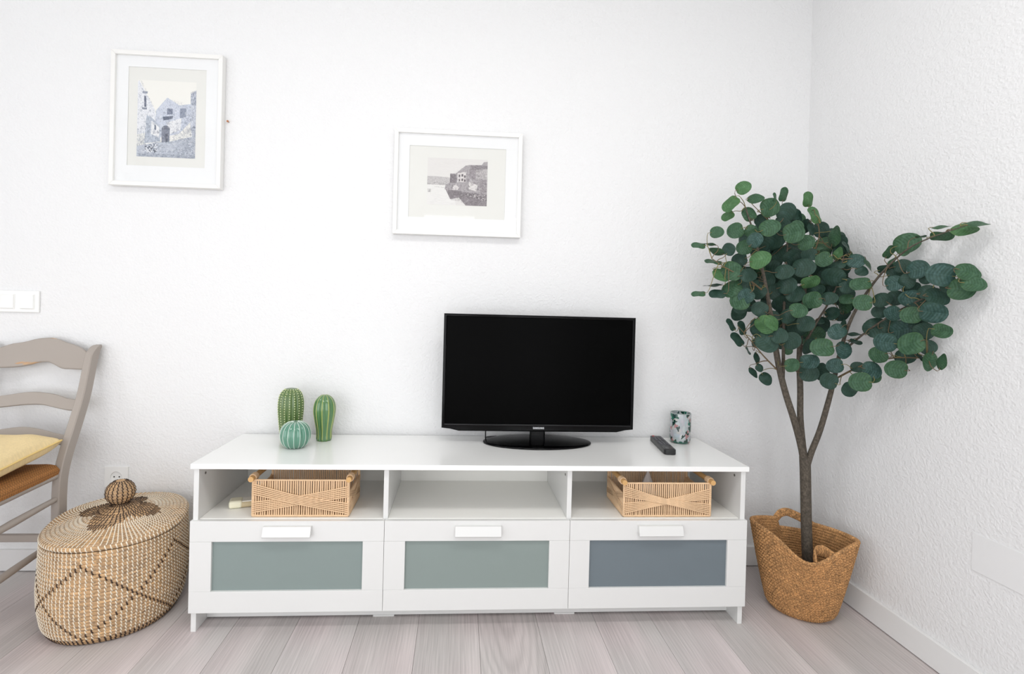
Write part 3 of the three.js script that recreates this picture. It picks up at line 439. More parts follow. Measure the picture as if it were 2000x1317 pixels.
/* ------------------------------------------------------------------ woven oval hamper */
const sedge = dataTex(512, 512, (u, v) => { const a = wn1(u * 16, v * 128), b = wn2(u * 40, v * 128), c = wn3(u * 12, v * 24); const k = 0.86 + 0.26 * (a - 0.5) + 0.2 * (b - 0.5); const o = (c - 0.5) * 0.12; return [0.83 * k + o * 0.6, 0.68 * k + o * 0.35, 0.51 * k]; });
const sedgeMat = mat(0xffffff, 0.75, { map: sedge }), creamStitch = mat(0xeadfcb, 0.7), darkStitch = mat(0x3a2a20, 0.7);
{
  const g = thing('woven_hamper', 'large oval woven hamper with white and dark stitching and a knobbed lid', 'hamper', [-1.204, 0, 0.25]);
  const AX = 0.196, AZ = 0.236, ROT = 0.32, NC = 100, ROWS = 26, HB = 0.286, EXP = 2.25;
  const prof = (v) => { const k = [[0, 0.87], [0.04, 0.915], [0.12, 0.965], [0.3, 1.005], [0.5, 1.02], [0.75, 1.0], [1, 0.99]]; for (let i = 0; i < k.length - 1; i++) if (v <= k[i + 1][0]) { const t = (v - k[i][0]) / (k[i + 1][0] - k[i][0]); return k[i][1] + (k[i + 1][1] - k[i][1]) * t; } return k[k.length - 1][1]; };
  const ring = (u, s, off) => { const w = u * Math.PI * 2, c = Math.cos(w), n = Math.sin(w), f = (q) => Math.sign(q) * Math.pow(Math.abs(q), 2 / EXP); const x = AX * s * f(c) + off * c, z = AZ * s * f(n) + off * n; return V(x * Math.cos(ROT) + z * Math.sin(ROT), 0, -x * Math.sin(ROT) + z * Math.cos(ROT)); };
  const bump = (t) => 0.0038 * Math.sqrt(Math.max(0, 1 - Math.pow(2 * (t - Math.floor(t)) - 1, 2)));
  const bodyAt = (u, v, lift = 0) => { const rrow = Math.min(v * ROWS, ROWS - 1e-6), p = ring(-u, prof(v), bump(rrow) + lift); p.y = v * HB; return p; };
  obj('body', surface(176, ROWS * 6, (u, v) => bodyAt(u, v), true, [4, 1.2]), sedgeMat, g);
  obj('base', (() => { const s = surface(64, 1, (u, v) => { const p = ring(u, 0.87 * v, 0); p.y = 0.0012; return p; }); return s; })(), sedgeMat, g);
  // stitches: short slanted strips that wrap each coil
  const strip = (path, normals, w) => { const P = [], I = []; for (let i = 0; i < path.length; i++) { const p = path[i], t = (i < path.length - 1 ? path[i + 1].clone().sub(p) : p.clone().sub(path[i - 1])).normalize(), s = t.clone().cross(normals[i]).normalize().multiplyScalar(w), n = normals[i]; const e = i === 0 || i === path.length - 1 ? 0.0004 : 0.0014; P.push(p.x - s.x, p.y - s.y, p.z - s.z, p.x + n.x * e, p.y + n.y * e, p.z + n.z * e, p.x + s.x, p.y + s.y, p.z + s.z); } for (let i = 0; i < path.length - 1; i++) { const a = i * 3; for (let k = 0; k < 2; k++) I.push(a + k, a + k + 1, a + 3 + k, a + 3 + k, a + k + 1, a + 4 + k); } const q = new THREE.BufferGeometry(); q.setAttribute('position', new THREE.Float32BufferAttribute(P, 3)); q.setIndex(I); q.computeVertexNormals(); return q; };
  const cream = [], dark = [], r = rng(44), off = (u, v) => { const a = bodyAt(u, v, 0), b = bodyAt(u, v, 0.01); return b.sub(a).normalize(); };
  const FRONT = 0.716;   // where the front diamond is centred, as a share of the way round
  for (let c = 0; c < NC; c++) for (let row = 0; row < ROWS; row++) {
    const u0 = (c + 0.5) / NC + (r() - 0.5) * 0.0012, sl = 0.35 / NC, path = [], nr = [];
    for (let k = 0; k <= 4; k++) { const v = Math.min(0.9999, Math.max(0, (row - 0.02 + 1.04 * k / 4) / ROWS)), u = u0 - sl * (k / 4 - 0.5); path.push(bodyAt(u, v, 0.0006)); nr.push(off(u, v)); }
    const fromTop = ROWS - 1 - row, dc = (((c - Math.round(FRONT * NC)) % 20) + 20) % 20, tri = dc <= 10 ? dc : 20 - dc;   // 0 at diamond tip, 10 at the crossing
    const d1 = 3 + tri, d2 = 23 - tri; const isDark = row <= 1 || fromTop === d1 || fromTop === d2;
    (isDark ? dark : cream).push(strip(path, nr, 0.00145 + (isDark ? 0.0006 : 0)));
  }
  stuff(obj('light_stitching', cream, creamStitch, g, 'cream stitches')); stuff(obj('dark_stitching', dark, darkStitch, g, 'dark brown stitches in diamonds'));
  // lid
  const lid = new THREE.Group(); lid.name = 'lid'; g.add(lid);
  const LR = 18, lidY = (q) => 0.302 + 0.030 * (1 - q) + 0.022 * Math.pow(1 - q, 3), edge = 0.99;
  const lidAt = (u, q, lift = 0) => { const k = Math.min(q * LR, LR - 1e-6), p = ring(-u, edge * q, 0); p.y = lidY(q) + 0.0034 * Math.sqrt(Math.max(0, 1 - Math.pow(2 * (k - Math.floor(k)) - 1, 2))) + lift; return p; };
  obj('lid_top', surface(144, LR * 5, (u, v) => lidAt(u, Math.max(0.004, 1 - v)), true, [4, 0.8]), sedgeMat, lid);
  obj('lid_edge', surface(144, 10, (u, v) => { const p = ring(-u, edge, 0.0045 * Math.sin(Math.PI * v)); p.y = 0.2878 + v * 0.0145; return p; }, true, [4, 0.05]), sedgeMat, lid);
  const lc = [], ld = [];
  for (let row = 1; row < LR; row++) {
    const q0 = row / LR, n = row > 8 ? NC : row > 4 ? 50 : 25;
    for (let c = 0; c < n; c++) {
      const u0 = (c + 0.5) / n, path = [], nr = []; for (let k = 0; k <= 4; k++) { const q = (row + 1.0 * k / 4) / LR, u = u0 - 0.3 / n * (k / 4 - 0.5); path.push(lidAt(u, Math.min(q, 0.9999), 0.0007)); nr.push(V(0, 1, 0)); }
      const star = Math.abs(((u0 - FRONT + 0.125 + 2) * 4 % 1) - 0.5) * 2, lim = 0.33 + 0.3 * (1 - star);
      (q0 < lim ? ld : lc).push(strip(path.reverse(), nr, 0.0015));
    }
  }
  for (let c = 0; c < NC; c++) { const u0 = (c + 0.5) / NC, path = [], nr = []; for (let k = 0; k <= 4; k++) { const v = k / 4, p = ring(-u0 + 0.001 * k, edge, 0.0045 * Math.sin(Math.PI * v) + 0.0007); p.y = 0.2878 + v * 0.0145; path.push(p); nr.push(V(p.x, 0, p.z).normalize()); } lc.push(strip(path, nr, 0.0017)); }
  stuff(obj('light_stitching', lc, creamStitch, lid)); stuff(obj('dark_stitching', ld, darkStitch, lid, 'dark brown stitches in a star'));
  // knob
  const KC = 0.387, KR = 0.0435, KROWS = 11, kAt = (u, v, l = 0) => { const t = v * Math.PI * 0.97 + 0.03, w = -u * Math.PI * 2, k = Math.min(v * KROWS, KROWS - 1e-6), rr = KR + 0.0022 * Math.sqrt(Math.max(0, 1 - Math.pow(2 * (k - Math.floor(k)) - 1, 2))) + l; return V(Math.sin(t) * Math.cos(w) * rr * 0.94, KC - Math.cos(t) * rr * 0.9, Math.sin(t) * Math.sin(w) * rr * 0.94); };
  obj('knob', surface(60, KROWS * 5, (u, v) => kAt(u, v), true, [1, 0.6]), sedgeMat, lid);
  const kd = []; for (let row = 1; row < KROWS - 1; row++) for (let c = 0; c < 18; c++) { const path = [], nr = []; for (let k = 0; k <= 4; k++) { const v = (row - 0.02 + 1.04 * k / 4) / KROWS, u = (c + 0.5) / 18 - 0.3 / 18 * (k / 4 - 0.5); const p = kAt(u, v, 0.0006); path.push(p); nr.push(p.clone().sub(V(0, KC, 0)).normalize()); } kd.push(strip(path, nr, 0.0016)); }
  stuff(obj('knob_stitching', kd, darkStitch, lid, 'dark brown stitches on the knob'));
}
for (const m of [creamStitch, darkStitch]) m.side = THREE.DoubleSide;
sedgeMat.side = THREE.DoubleSide;

/* ------------------------------------------------------------------ chair and cushion */
{
  const taupe = 0xa79e96, pm = mat(taupe, 0.55), CX = -1.62, g = thing('ladder_back_chair', 'grey painted ladder-back chair with a rush seat standing against the wall', 'chair', [CX, 0, 0.38]);
  const Z = (z) => z - 0.38;
  const postPath = [[0.868, 0.036, 0.010], [0.85, 0.04, 0.004], [0.80, 0.051, 0], [0.74, 0.066, 0], [0.68, 0.083, 0], [0.62, 0.107, 0], [0.56, 0.133, 0], [0.50, 0.16, 0], [0.43, 0.183, 0], [0.36, 0.19, 0], [0.2, 0.186, 0], [0.0, 0.168, 0]];
  const C = new THREE.CatmullRomCurve3(postPath.map(([y, z, x]) => V(x, y, Z(z))));
  for (const s of [-1, 1]) {
    const N = 48, w = 0.0135, d = 0.0205, prof = []; for (const [a, b] of [[-1, 1], [1, 1], [1, -1], [-1, -1]]) for (const k of [0, 1]) { const e = 0.003; prof.push(k === (a * b > 0 ? 1 : 0) ? [a * (w - e), b * d] : [a * w, b * (d - e)]); }
    const order = [...Array(8).keys()].sort((i, j) => Math.atan2(prof[i][1], prof[i][0]) - Math.atan2(prof[j][1], prof[j][0])).map((i) => prof[i]);
    const P = [], I = []; for (let i = 0; i <= N; i++) { const p = C.getPoint(i / N), t = C.getTangent(i / N), n = V(0, -t.z, t.y).normalize(); if (n.z < 0) n.negate(); const fb = Math.min(1, -0.86 + 1.9 * Math.sqrt(Math.max(0, 0.868 - p.y) / 0.042)), k = i === 0 ? 0.55 : i === 1 ? 0.85 : 1; for (const [a, b0] of order) { const b = b0 > 0 ? b0 * fb : b0; P.push(s * (0.1765 + p.x) + a * k, p.y + n.y * b, p.z + n.z * b); } }
    for (let i = 0; i < N; i++) for (let j = 0; j < 8; j++) { const a = i * 8 + j, b = i * 8 + (j + 1) % 8; I.push(a, b, a + 8, a + 8, b, b + 8); }
    I.push(...[1, 2, 3, 4, 5, 6].flatMap((k) => [0, k + 1, k]), ...[1, 2, 3, 4, 5, 6].flatMap((k) => [N * 8, N * 8 + k, N * 8 + k + 1]));
    const q = new THREE.BufferGeometry(); q.setAttribute('position', new THREE.Float32BufferAttribute(P, 3)); q.setIndex(I);
    obj('back_post', toCreasedNormals(q, 0.5), mat(taupe, 0.55, { side: THREE.DoubleSide }), g);
  }
  // slats: wavy outlines, worn to bare wood along some edges
  const wear = (marks) => { const t = canvasTex(512, 256, (c, w, h) => { c.fillStyle = '#a79e96'; c.fillRect(0, 0, w, h); const rr = rng(6); for (const [x, y, rx, ry, rot] of marks) for (let i = 0; i < 40; i++) { c.fillStyle = i % 3 ? '#c9a27c' : '#b98d64'; c.globalAlpha = 0.35; c.beginPath(); c.ellipse(x * w + (rr() - 0.5) * rx * w, (1 - y) * h + (rr() - 0.5) * ry * h, 8 + rr() * 14, 2 + rr() * 4, rot, 0, 7); c.fill(); } }); return t; };
  const slat = (top, bot, zc, lean, marks) => {
    const y0 = Math.min(...bot.map((p) => p[1])), y1 = Math.max(...top.map((p) => p[1])), yc = (y0 + y1) / 2;
    const spl = (l) => { const c = new THREE.SplineCurve(l.map(([x, y]) => new THREE.Vector2(x, y))); return (x) => { let a = 0, b = 1; for (let k = 0; k < 24; k++) { const m = (a + b) / 2; if (c.getPoint(m).x < x) a = m; else b = m; } return c.getPoint(a).y; }; };
    const ft = spl(top), fb = spl(bot), T = 0.0062, e = 0.0022;
    const g2 = surface(40, 56, (u, v) => {   // u runs round the section, v along the slat
      const x = -0.155 + 0.31 * v, hi = ft(x) - yc, lo = fb(x) - yc; let y, z;
      if (u < 0.42) { y = lo + e + (hi - lo - 2 * e) * (u / 0.42); z = T; } else if (u < 0.5) { const w = (u - 0.42) / 0.08 * Math.PI; y = hi - e + e * Math.sin(w); z = T * Math.cos(w); } else if (u < 0.92) { y = hi - e - (hi - lo - 2 * e) * ((u - 0.5) / 0.42); z = -T; } else { const w = (u - 0.92) / 0.08 * Math.PI; y = lo + e - e * Math.sin(w); z = -T * Math.cos(w); }
      z -= 0.012 * (1 - Math.pow(x / 0.155, 2));
      const X = x + 0.015 + 0.015 * Math.min(0, x) / 0.155 * 2, q = V(X, y, z).applyAxisAngle(V(1, 0, 0), lean); return q.add(V(0, yc, Z(zc)));
    }, true);
    { const p = g2.attributes.position, uv = g2.attributes.uv, n = g2.attributes.normal; for (let i = 0; i < p.count; i++) uv.setXY(i, uv.getY(i), (p.getY(i) - y0) / (y1 - y0)); if (n.getZ(28 * 41 + 8) < 0) { const ix = g2.index.array; for (let i = 0; i < ix.length; i += 3) { const t = ix[i]; ix[i] = ix[i + 1]; ix[i + 1] = t; } for (let i = 0; i < n.array.length; i++) n.array[i] *= -1; } }
    obj('slat', g2, mat(0xffffff, 0.55, { map: wear(marks), side: THREE.DoubleSide }), g);
  };
  slat([[-0.155, 0.835], [-0.11, 0.862], [-0.07, 0.873], [-0.035, 0.886], [0, 0.891], [0.03, 0.887], [0.06, 0.876], [0.1, 0.864], [0.13, 0.851], [0.155, 0.833]], [[-0.155, 0.772], [-0.09, 0.777], [-0.05, 0.785], [-0.02, 0.797], [0.01, 0.799], [0.035, 0.79], [0.065, 0.776], [0.1, 0.774], [0.155, 0.772]], 0.052, -0.22, [[0.6, 0.97, 0.16, 0.03, 0.3], [0.36, 0.18, 0.2, 0.05, -0.35]]);
  slat([[-0.155, 0.668], [-0.1, 0.68], [-0.04, 0.694], [0, 0.696], [0.06, 0.688], [0.11, 0.673], [0.155, 0.667]], [[-0.155, 0.626], [-0.09, 0.638], [-0.03, 0.648], [0.02, 0.649], [0.07, 0.639], [0.12, 0.629], [0.155, 0.628]], 0.093, -0.36, []);
  slat([[-0.155, 0.55], [-0.1, 0.563], [-0.04, 0.577], [0, 0.579], [0.06, 0.569], [0.11, 0.556], [0.155, 0.549]], [[-0.155, 0.512], [-0.08, 0.522], [0, 0.532], [0.08, 0.522], [0.155, 0.512]], 0.141, -0.42, []);
  // front legs, rails, stretchers
  const FX = 0.208, FZ = 0.6;
  for (const s of [-1, 1]) {
    obj('front_leg', taper([[s * FX, 0, Z(FZ)], [s * FX, 0.2, Z(FZ)], [s * FX, 0.44, Z(FZ)], [s * FX, 0.455, Z(FZ)]], [0.015, 0.0175, 0.0185, 0.0185], 12, 14), pm, g);
    obj('seat_rail', taper([[s * 0.172, 0.424, Z(0.19)], [s * 0.184, 0.423, Z(0.4)], [s * FX, 0.422, Z(FZ)]], [0.0105, 0.013, 0.0115], 10, 12), pm, g);
    obj('side_stretcher', taper([[s * 0.175, 0.345, Z(0.19)], [s * 0.191, 0.34, Z(0.4)], [s * FX, 0.334, Z(FZ)]], [0.0085, 0.0115, 0.0085], 10, 12), pm, g);
    obj('side_stretcher', taper([[s * 0.175, 0.2, Z(0.187)], [s * 0.191, 0.192, Z(0.4)], [s * FX, 0.182, Z(FZ)]], [0.0085, 0.0115, 0.0085], 10, 12), pm, g);
  }
  obj('back_stretcher', span(-0.15, 0.15, 0.192, 0.217, Z(0.178), Z(0.196), 0.004), pm, g);
  obj('back_rail', taper([[-0.15, 0.424, Z(0.19)], [0.15, 0.424, Z(0.19)]], [0.011, 0.011], 6, 12), pm, g);
  obj('front_rail', taper([[-FX, 0.424, Z(FZ)], [FX, 0.424, Z(FZ)]], [0.012, 0.012], 6, 12), pm, g);
  obj('front_stretcher', taper([[-FX, 0.26, Z(FZ)], [FX, 0.26, Z(FZ)]], [0.009, 0.009], 6, 12), pm, g);
  // rush seat: rows of twisted rush running to the four rails
  const rush = dataTex(256, 256, (u, v) => { const a = wn1(u * 64, v * 20), b = wn2(u * 128, v * 60), s = 0.5 + 0.5 * Math.sin(u * 6.283 * 26 + v * 14); const k = 0.8 + 0.3 * (a - 0.5) + 0.2 * (b - 0.5) + 0.14 * (s - 0.5); return [0.74 * k, 0.50 * k, 0.26 * k]; });
  const rm = mat(0xffffff, 0.8, { map: rush }), rr = rng(61), cords = [];
  const hw = (z) => 0.172 + (FX - 0.172) * (z - 0.19) / (FZ - 0.19);
  const NS = 44; for (let i = 0; i < NS; i++) { const z = 0.2 + (FZ + 0.005 - 0.2) * (i + 0.5) / NS, h = hw(z); for (const s of [-1, 1]) cords.push(tube([[s * 0.01, 0.455 + rr() * 0.001, Z(z)], [s * h * 0.6, 0.459, Z(z)], [s * (h - 0.016), 0.459, Z(z)], [s * (h + 0.003), 0.453, Z(z)], [s * (h + 0.008), 0.44 + rr() * 0.002, Z(z)], [s * (h + 0.004), 0.43, Z(z)]], 0.0052, 12, 6)); }
  const rushSeat = obj('rush_seat', [...cords, span(-0.165, 0.165, 0.428, 0.456, Z(0.2), Z(0.59), 0.006)], rm, g, 'woven brown rush seat'); stuff(rushSeat);
}
{
  const fab = dataTex(256, 256, (u, v) => { const a = wn3(u * 6, v * 6), b = wn2(u * 120, v * 120); const k = 0.97 + 0.05 * (a - 0.5) + 0.06 * (b - 0.5); return [0.955 * k, 0.86 * k, 0.655 * k]; });
  const ym = mat(0xffffff, 0.75, { map: fab, sheen: 0.3, sheenRoughness: 0.5 }), g = thing('seat_cushion', 'pale yellow cushion lying on the seat of the grey chair', 'cushion', [-1.596, 0.4745, 0.339]);
  const A = 0.157, n1 = makeNoise(77, 32);
  const shape = (u, v, top) => { let x = (u * 2 - 1), z = (v * 2 - 1); const ex = 1 - Math.pow(Math.abs(x), 4), ez = 1 - Math.pow(Math.abs(z), 4), k = Math.pow(Math.max(0, ex * ez), 0.42); const pinch = 1 - 0.045 * (1 - Math.pow(Math.abs(z), 2)) * (Math.abs(x) > 0.5 ? 1 : 0) * (Math.abs(x) - 0.5) * 2; const y = top ? 0.047 + 0.046 * k : 0.047 - 0.044 * k; const wr = (n1(u * 7, v * 3 + 4) - 0.5) * 0.010 * Math.max(0, 1 - k) + (n1(u * 5 + 9, v * 5) - 0.5) * 0.008 * k; return V(x * A * pinch, y + (top ? wr : 0), z * A * (1 - 0.03 * (1 - x * x) * Math.pow(Math.abs(z), 3))); };
  const tp = surface(48, 48, (u, v) => shape(u, 1 - v, true), false), bt = surface(48, 48, (u, v) => shape(u, v, false), false);
  obj('cover', [tp, bt], ym, g);
  const pts = []; for (let s = 0; s < 4; s++) for (let i = 0; i < 16; i++) { const t = i / 16, q = [[t, 0], [1, t], [1 - t, 1], [0, 1 - t]][s], p = shape(q[0], q[1], true); pts.push(p); }
  obj('piping', new THREE.TubeGeometry(new THREE.CatmullRomCurve3(pts, true), 160, 0.0032, 7, true), mat(0xe8c982, 0.7), g, 'yellow corded edge');
  g.rotation.x = 0.105; g.rotation.y = 0.03;
}

/* ------------------------------------------------------------------ jute basket round the tree */
const jute = dataTex(512, 512, (u, v) => { const a = wn1(u * 48, v * 96), b = wn2(u * 128, v * 128), c = wn3(u * 10, v * 10); const q = wn1(Math.floor(u * 96) + 7, Math.floor(v * 64) * 1.7); const k = 0.84 + 0.2 * (a - 0.5) + 0.2 * (b - 0.5) + 0.12 * (c - 0.5) + 0.34 * (q - 0.5); return [0.85 * k, 0.64 * k, 0.42 * k]; });
const juteMat = mat(0xffffff, 0.85, { map: jute, side: THREE.DoubleSide });
const BC = V(1.158, 0, 0.312), BDIR = Math.atan2(0.205, 0.264);
{
  const g = thing('jute_basket', 'brown braided jute basket with loop handles in the corner holding the tree', 'basket', [BC.x, 0, BC.z]);
  const ROWS = 26, H0 = 0.282;
  const lx = V(Math.cos(BDIR), 0, Math.sin(BDIR)), sx = V(-Math.sin(BDIR), 0, Math.cos(BDIR));   // long axis (to the right wall), short axis (towards the camera)
  const sm = (a, b, x) => { const t = Math.max(0, Math.min(1, (x - a) / (b - a))); return t * t * (3 - 2 * t); };
  const rim = (w) => { const front = Math.max(0, Math.sin(w)); const d = ((w / Math.PI * 180) % 360 + 360) % 360; let h = H0 - 0.006 * Math.abs(Math.sin(w)); const f = Math.exp(-Math.pow((d - 78) / 34, 2)); h -= 0.068 * f; h -= 0.036 * sm(232, 238, d) * (1 - sm(266, 276, d)); return h; };
  const wall = (u, v, lift) => {
    const w = u * Math.PI * 2, c = Math.cos(w), s = Math.sin(w), h = rim(w) * v;
    const t = Math.min(1, h / H0), e = 2.3 - 0.62 * t * t, A = 0.098 + 0.066 * Math.pow(t, 0.85), B = 0.098 + 0.022 * Math.sin(t * 2.2) - 0.012 * t;
    const f = (q, k) => Math.sign(q) * Math.pow(Math.abs(q), 2 / k);
    let a = A * f(c, e), b = B * f(s, e); const round = sm(0, 0.08, t); a *= 0.86 + 0.14 * round; b *= 0.86 + 0.14 * round;
    b += (s > 0 ? -0.014 : 0) * Math.exp(-Math.pow((((w / Math.PI * 180) % 360) - 80) / 30, 2)) * t * t;
    const n = V(0, 0, 0).addScaledVector(lx, c).addScaledVector(sx, s);
    const p = V(0, h, 0).addScaledVector(lx, a).addScaledVector(sx, b); return p.addScaledVector(n, lift);
  };
  const NU = 640, braid = (u, v) => { const k = v * ROWS, row = Math.floor(Math.min(k, ROWS - 1e-6)), t = k - row, ridge = Math.sqrt(Math.max(0, 1 - Math.pow(2 * t - 1, 2))), ph = u * 78 * Math.PI * 2 + row * 1.7, ch = Math.sin(ph + (t < 0.5 ? 1 : -1) * (t - 0.5) * 5); return 0.0046 * ridge + 0.0026 * ch * ridge; };
  const outer = surface(NU, ROWS * 6, (u, v) => wall(-u, v, braid(u, v)), true, [5, 1.7]);
  const inner = surface(160, ROWS * 4, (u, v) => wall(u, v, -0.007 - 0.4 * braid(u, v)), true, [5, 1.7]);
  const lip = surface(NU, 8, (u, v) => { const t = v * Math.PI, o = wall(-u, 1, 0); return wall(-u, 1, -0.002 + 0.0055 * Math.cos(t) + 0.0012 * Math.sin(u * 660 + v * 3)).setY(o.y - 0.001 + 0.005 * Math.sin(t)); }, true, [5, 0.05]);
  obj('body', [outer, inner], juteMat, g);
  obj('rim_braid', lip, juteMat, g);
  obj('base', surface(64, 1, (u, v) => { const p = wall(u, 0.004, 0); p.x *= v; p.z *= v; p.y = 0.0015; return p; }, true, [1, 1]), juteMat, g);
  // loop handles: flat braided straps
  const strap = (pts, wdir, width, thick) => {
    const c = new THREE.CatmullRomCurve3(pts), N = 60, M = 14;
    return surface(M, N, (u, v) => { const p = c.getPoint(v), t = c.getTangent(v), W = wdir(v).clone(); W.addScaledVector(t, -W.dot(t)).normalize(); const n = t.clone().cross(W).normalize(), w = u * Math.PI * 2, k = Math.cos(w), q = Math.abs(Math.sin(w * 2)); return p.addScaledVector(W, width * k).addScaledVector(n, (thick + 0.0016 * Math.sin(v * 90 + (k > 0 ? 1 : -1) * k * 4) * q) * Math.sin(w)); }, true, [0.2, 0.5]);
  };
  const bp = (deg, h, out = 0) => { const w = deg / 180 * Math.PI, q = wall(deg / 360, 1, out); return V(q.x, h, q.z); };
  obj('handle', strap([bp(231, 0.262), bp(235, 0.277, 0.003), bp(240, 0.29, 0.005), bp(247, 0.297, 0.004), bp(256, 0.292), bp(266, 0.283), bp(277, 0.272), bp(286, 0.262)], () => V(0, 1, 0).addScaledVector(sx, -0.15), 0.0145, 0.005), juteMat, g, 'braided jute loop handle standing up');
  const ip = (a, b, h) => V(0, h, 0).addScaledVector(lx, a).addScaledVector(sx, b);
  obj('handle', strap([ip(0.046, 0.092, 0.203), ip(0.044, 0.082, 0.214), ip(0.042, 0.066, 0.226), ip(0.047, 0.05, 0.232), ip(0.06, 0.042, 0.235), ip(0.072, 0.046, 0.235), ip(0.083, 0.055, 0.233), ip(0.09, 0.064, 0.232), ip(0.1, 0.066, 0.222)], (v) => V(0, 1, 0), 0.02, 0.005), juteMat, g, 'braided jute loop handle folded inward');
}

/* ------------------------------------------------------------------ artificial eucalyptus tree */
{
  const tree = thing('eucalyptus_tree', 'artificial eucalyptus tree with round dark green leaves standing in the jute basket', 'tree', [BC.x + 0.01, 0, BC.z + 0.008]);
  const O = tree.position, loc = (p) => p.clone().sub(O), r = rng(2024);
  const bark = dataTex(128, 256, (u, v) => { const a = wn1(u * 24, v * 60), b = wn2(u * 60, v * 128); const k = 0.85 + 0.3 * (a - 0.5) + 0.2 * (b - 0.5); return [0.385 * k, 0.35 * k, 0.305 * k]; }); bark.repeat.set(10, 3);
  const barkMat = mat(0xffffff, 0.8, { map: bark }), twigMat = mat(0x6b5a42, 0.7), greenTwig = mat(0x7c7345, 0.7);
  obj('pot', lathe([[0.0001, 0.003], [0.066, 0.003], [0.072, 0.01], [0.082, 0.125], [0.086, 0.13], [0.086, 0.137], [0.081, 0.137], [0.079, 0.12], [0.0001, 0.118]], 40).translate(0, 0, 0), mat(0x191817, 0.6), tree, 'black plastic pot inside the basket');
  const lim = (p) => { const m = XR - 0.05; if (p.x > m) { const d = p.clone().sub(camera.position), t = (m - camera.position.x) / d.x; return camera.position.clone().addScaledVector(d, t); } return p; };
  const S = [];   // skeleton samples
  const limb = (name, list, radii, m, seg = 28, rad = 10) => { const pts = list.map(([x, y, z]) => lim(at(x, y, z))), c = new THREE.CatmullRomCurve3(pts); for (let i = 0; i <= 24; i++) if (name !== 'trunk') S.push(c.getPointAt(i / 24)); obj(name, taper(pts.map(loc), radii, seg, rad), m, tree); };
  limb('trunk', [[1580, 1122, 0.318], [1576, 1060, 0.32], [1574, 980, 0.32], [1573, 925, 0.32], [1572, 893, 0.32]], [0.0185, 0.0175, 0.0172, 0.0178], barkMat, 24, 14);
  limb('branch', [[1573, 915, 0.32], [1565, 872, 0.321], [1552, 824, 0.322], [1533, 764, 0.323], [1519, 705, 0.32], [1508, 630, 0.31], [1492, 540, 0.3], [1473, 460, 0.3], [1456, 405, 0.3]], [0.013, 0.0115, 0.0105, 0.0095, 0.0065, 0.004, 0.0022], barkMat);
  limb('branch', [[1529, 748, 0.323], [1530, 700, 0.31], [1531, 610, 0.29], [1537, 500, 0.27], [1541, 405, 0.26]], [0.006, 0.005, 0.0035, 0.002], barkMat);
  limb('branch', [[1572, 905, 0.318], [1567, 865, 0.312], [1563, 815, 0.305], [1563, 760, 0.3], [1561, 700, 0.295], [1566, 620, 0.29], [1577, 530, 0.28], [1583, 440, 0.27]], [0.012, 0.0108, 0.0102, 0.0085, 0.006, 0.004, 0.002], barkMat);
  limb('branch', [[1574, 918, 0.322], [1584, 885, 0.326], [1600, 845, 0.333], [1615, 795, 0.343], [1628, 745, 0.355], [1643, 680, 0.375], [1664, 620, 0.41], [1694, 570, 0.46], [1730, 525, 0.53], [1780, 482, 0.62], [1835, 458, 0.7], [1890, 440, 0.77]], [0.011, 0.0102, 0.0092, 0.0075, 0.0055, 0.0042, 0.003, 0.002, 0.0012], barkMat, 40);
  limb('branch', [[1640, 692, 0.37], [1690, 650, 0.44], [1750, 610, 0.53], [1820, 575, 0.63], [1890, 540, 0.73]], [0.004, 0.003, 0.0025, 0.0015], barkMat);
  limb('branch', [[1632, 740, 0.36], [1680, 716, 0.43], [1740, 700, 0.52], [1810, 700, 0.6]], [0.0035, 0.0028, 0.0022, 0.0013], twigMat);
  limb('branch', [[1517, 722, 0.32], [1490, 694, 0.33], [1465, 664, 0.34], [1440, 636, 0.35]], [0.0028, 0.0022, 0.0016, 0.001], twigMat, 16, 7);
  limb('branch', [[1498, 575, 0.305], [1460, 545, 0.33], [1420, 525, 0.34], [1390, 505, 0.35]], [0.0035, 0.0028, 0.002, 0.0012], twigMat, 16, 7);
  limb('branch', [[1562, 690, 0.295], [1595, 630, 0.33], [1630, 570, 0.37], [1648, 500, 0.4]], [0.0045, 0.0035, 0.0025, 0.0014], barkMat);
  limb('branch', [[1540, 470, 0.27], [1500, 430, 0.29], [1470, 400, 0.3]], [0.0025, 0.002, 0.0012], twigMat, 12, 7);
  limb('branch', [[1578, 520, 0.28], [1600, 460, 0.32], [1590, 410, 0.33]], [0.0025, 0.002, 0.0012], twigMat, 12, 7);
  // leaves
  const leafTex = (base, edgeC, vein, seed) => canvasTex(192, 192, (c, w, h) => {
    const q = rng(seed); c.fillStyle = base; c.fillRect(0, 0, w, h);
    for (let i = 0; i < 140; i++) { c.globalAlpha = 0.12; c.fillStyle = i % 2 ? edgeC : vein; c.beginPath(); c.ellipse(q() * w, q() * h, 5 + q() * 20, 4 + q() * 12, q() * 3, 0, 7); c.fill(); }
    c.globalAlpha = 0.4; c.strokeStyle = edgeC; c.lineWidth = 12; c.beginPath(); c.ellipse(w / 2, h / 2, w * 0.48, h * 0.48, 0, 0, 7); c.stroke();
    c.strokeStyle = vein; c.globalAlpha = 0.4; c.lineWidth = 2.5; c.beginPath(); c.moveTo(w / 2, h * 0.02); c.lineTo(w / 2, h * 0.95); c.stroke();
    for (let k = 0; k < 7; k++) for (const s of [-1, 1]) { c.globalAlpha = 0.14 + 0.22 * q(); c.lineWidth = 3 + 9 * q(); const y = h * (0.08 + 0.11 * k); c.beginPath(); c.moveTo(w / 2, y); c.quadraticCurveTo(w / 2 + s * w * 0.2, y + h * 0.05, w / 2 + s * w * (0.42 - 0.02 * k), y + h * 0.16); c.stroke(); }
    c.globalAlpha = 1;
  });
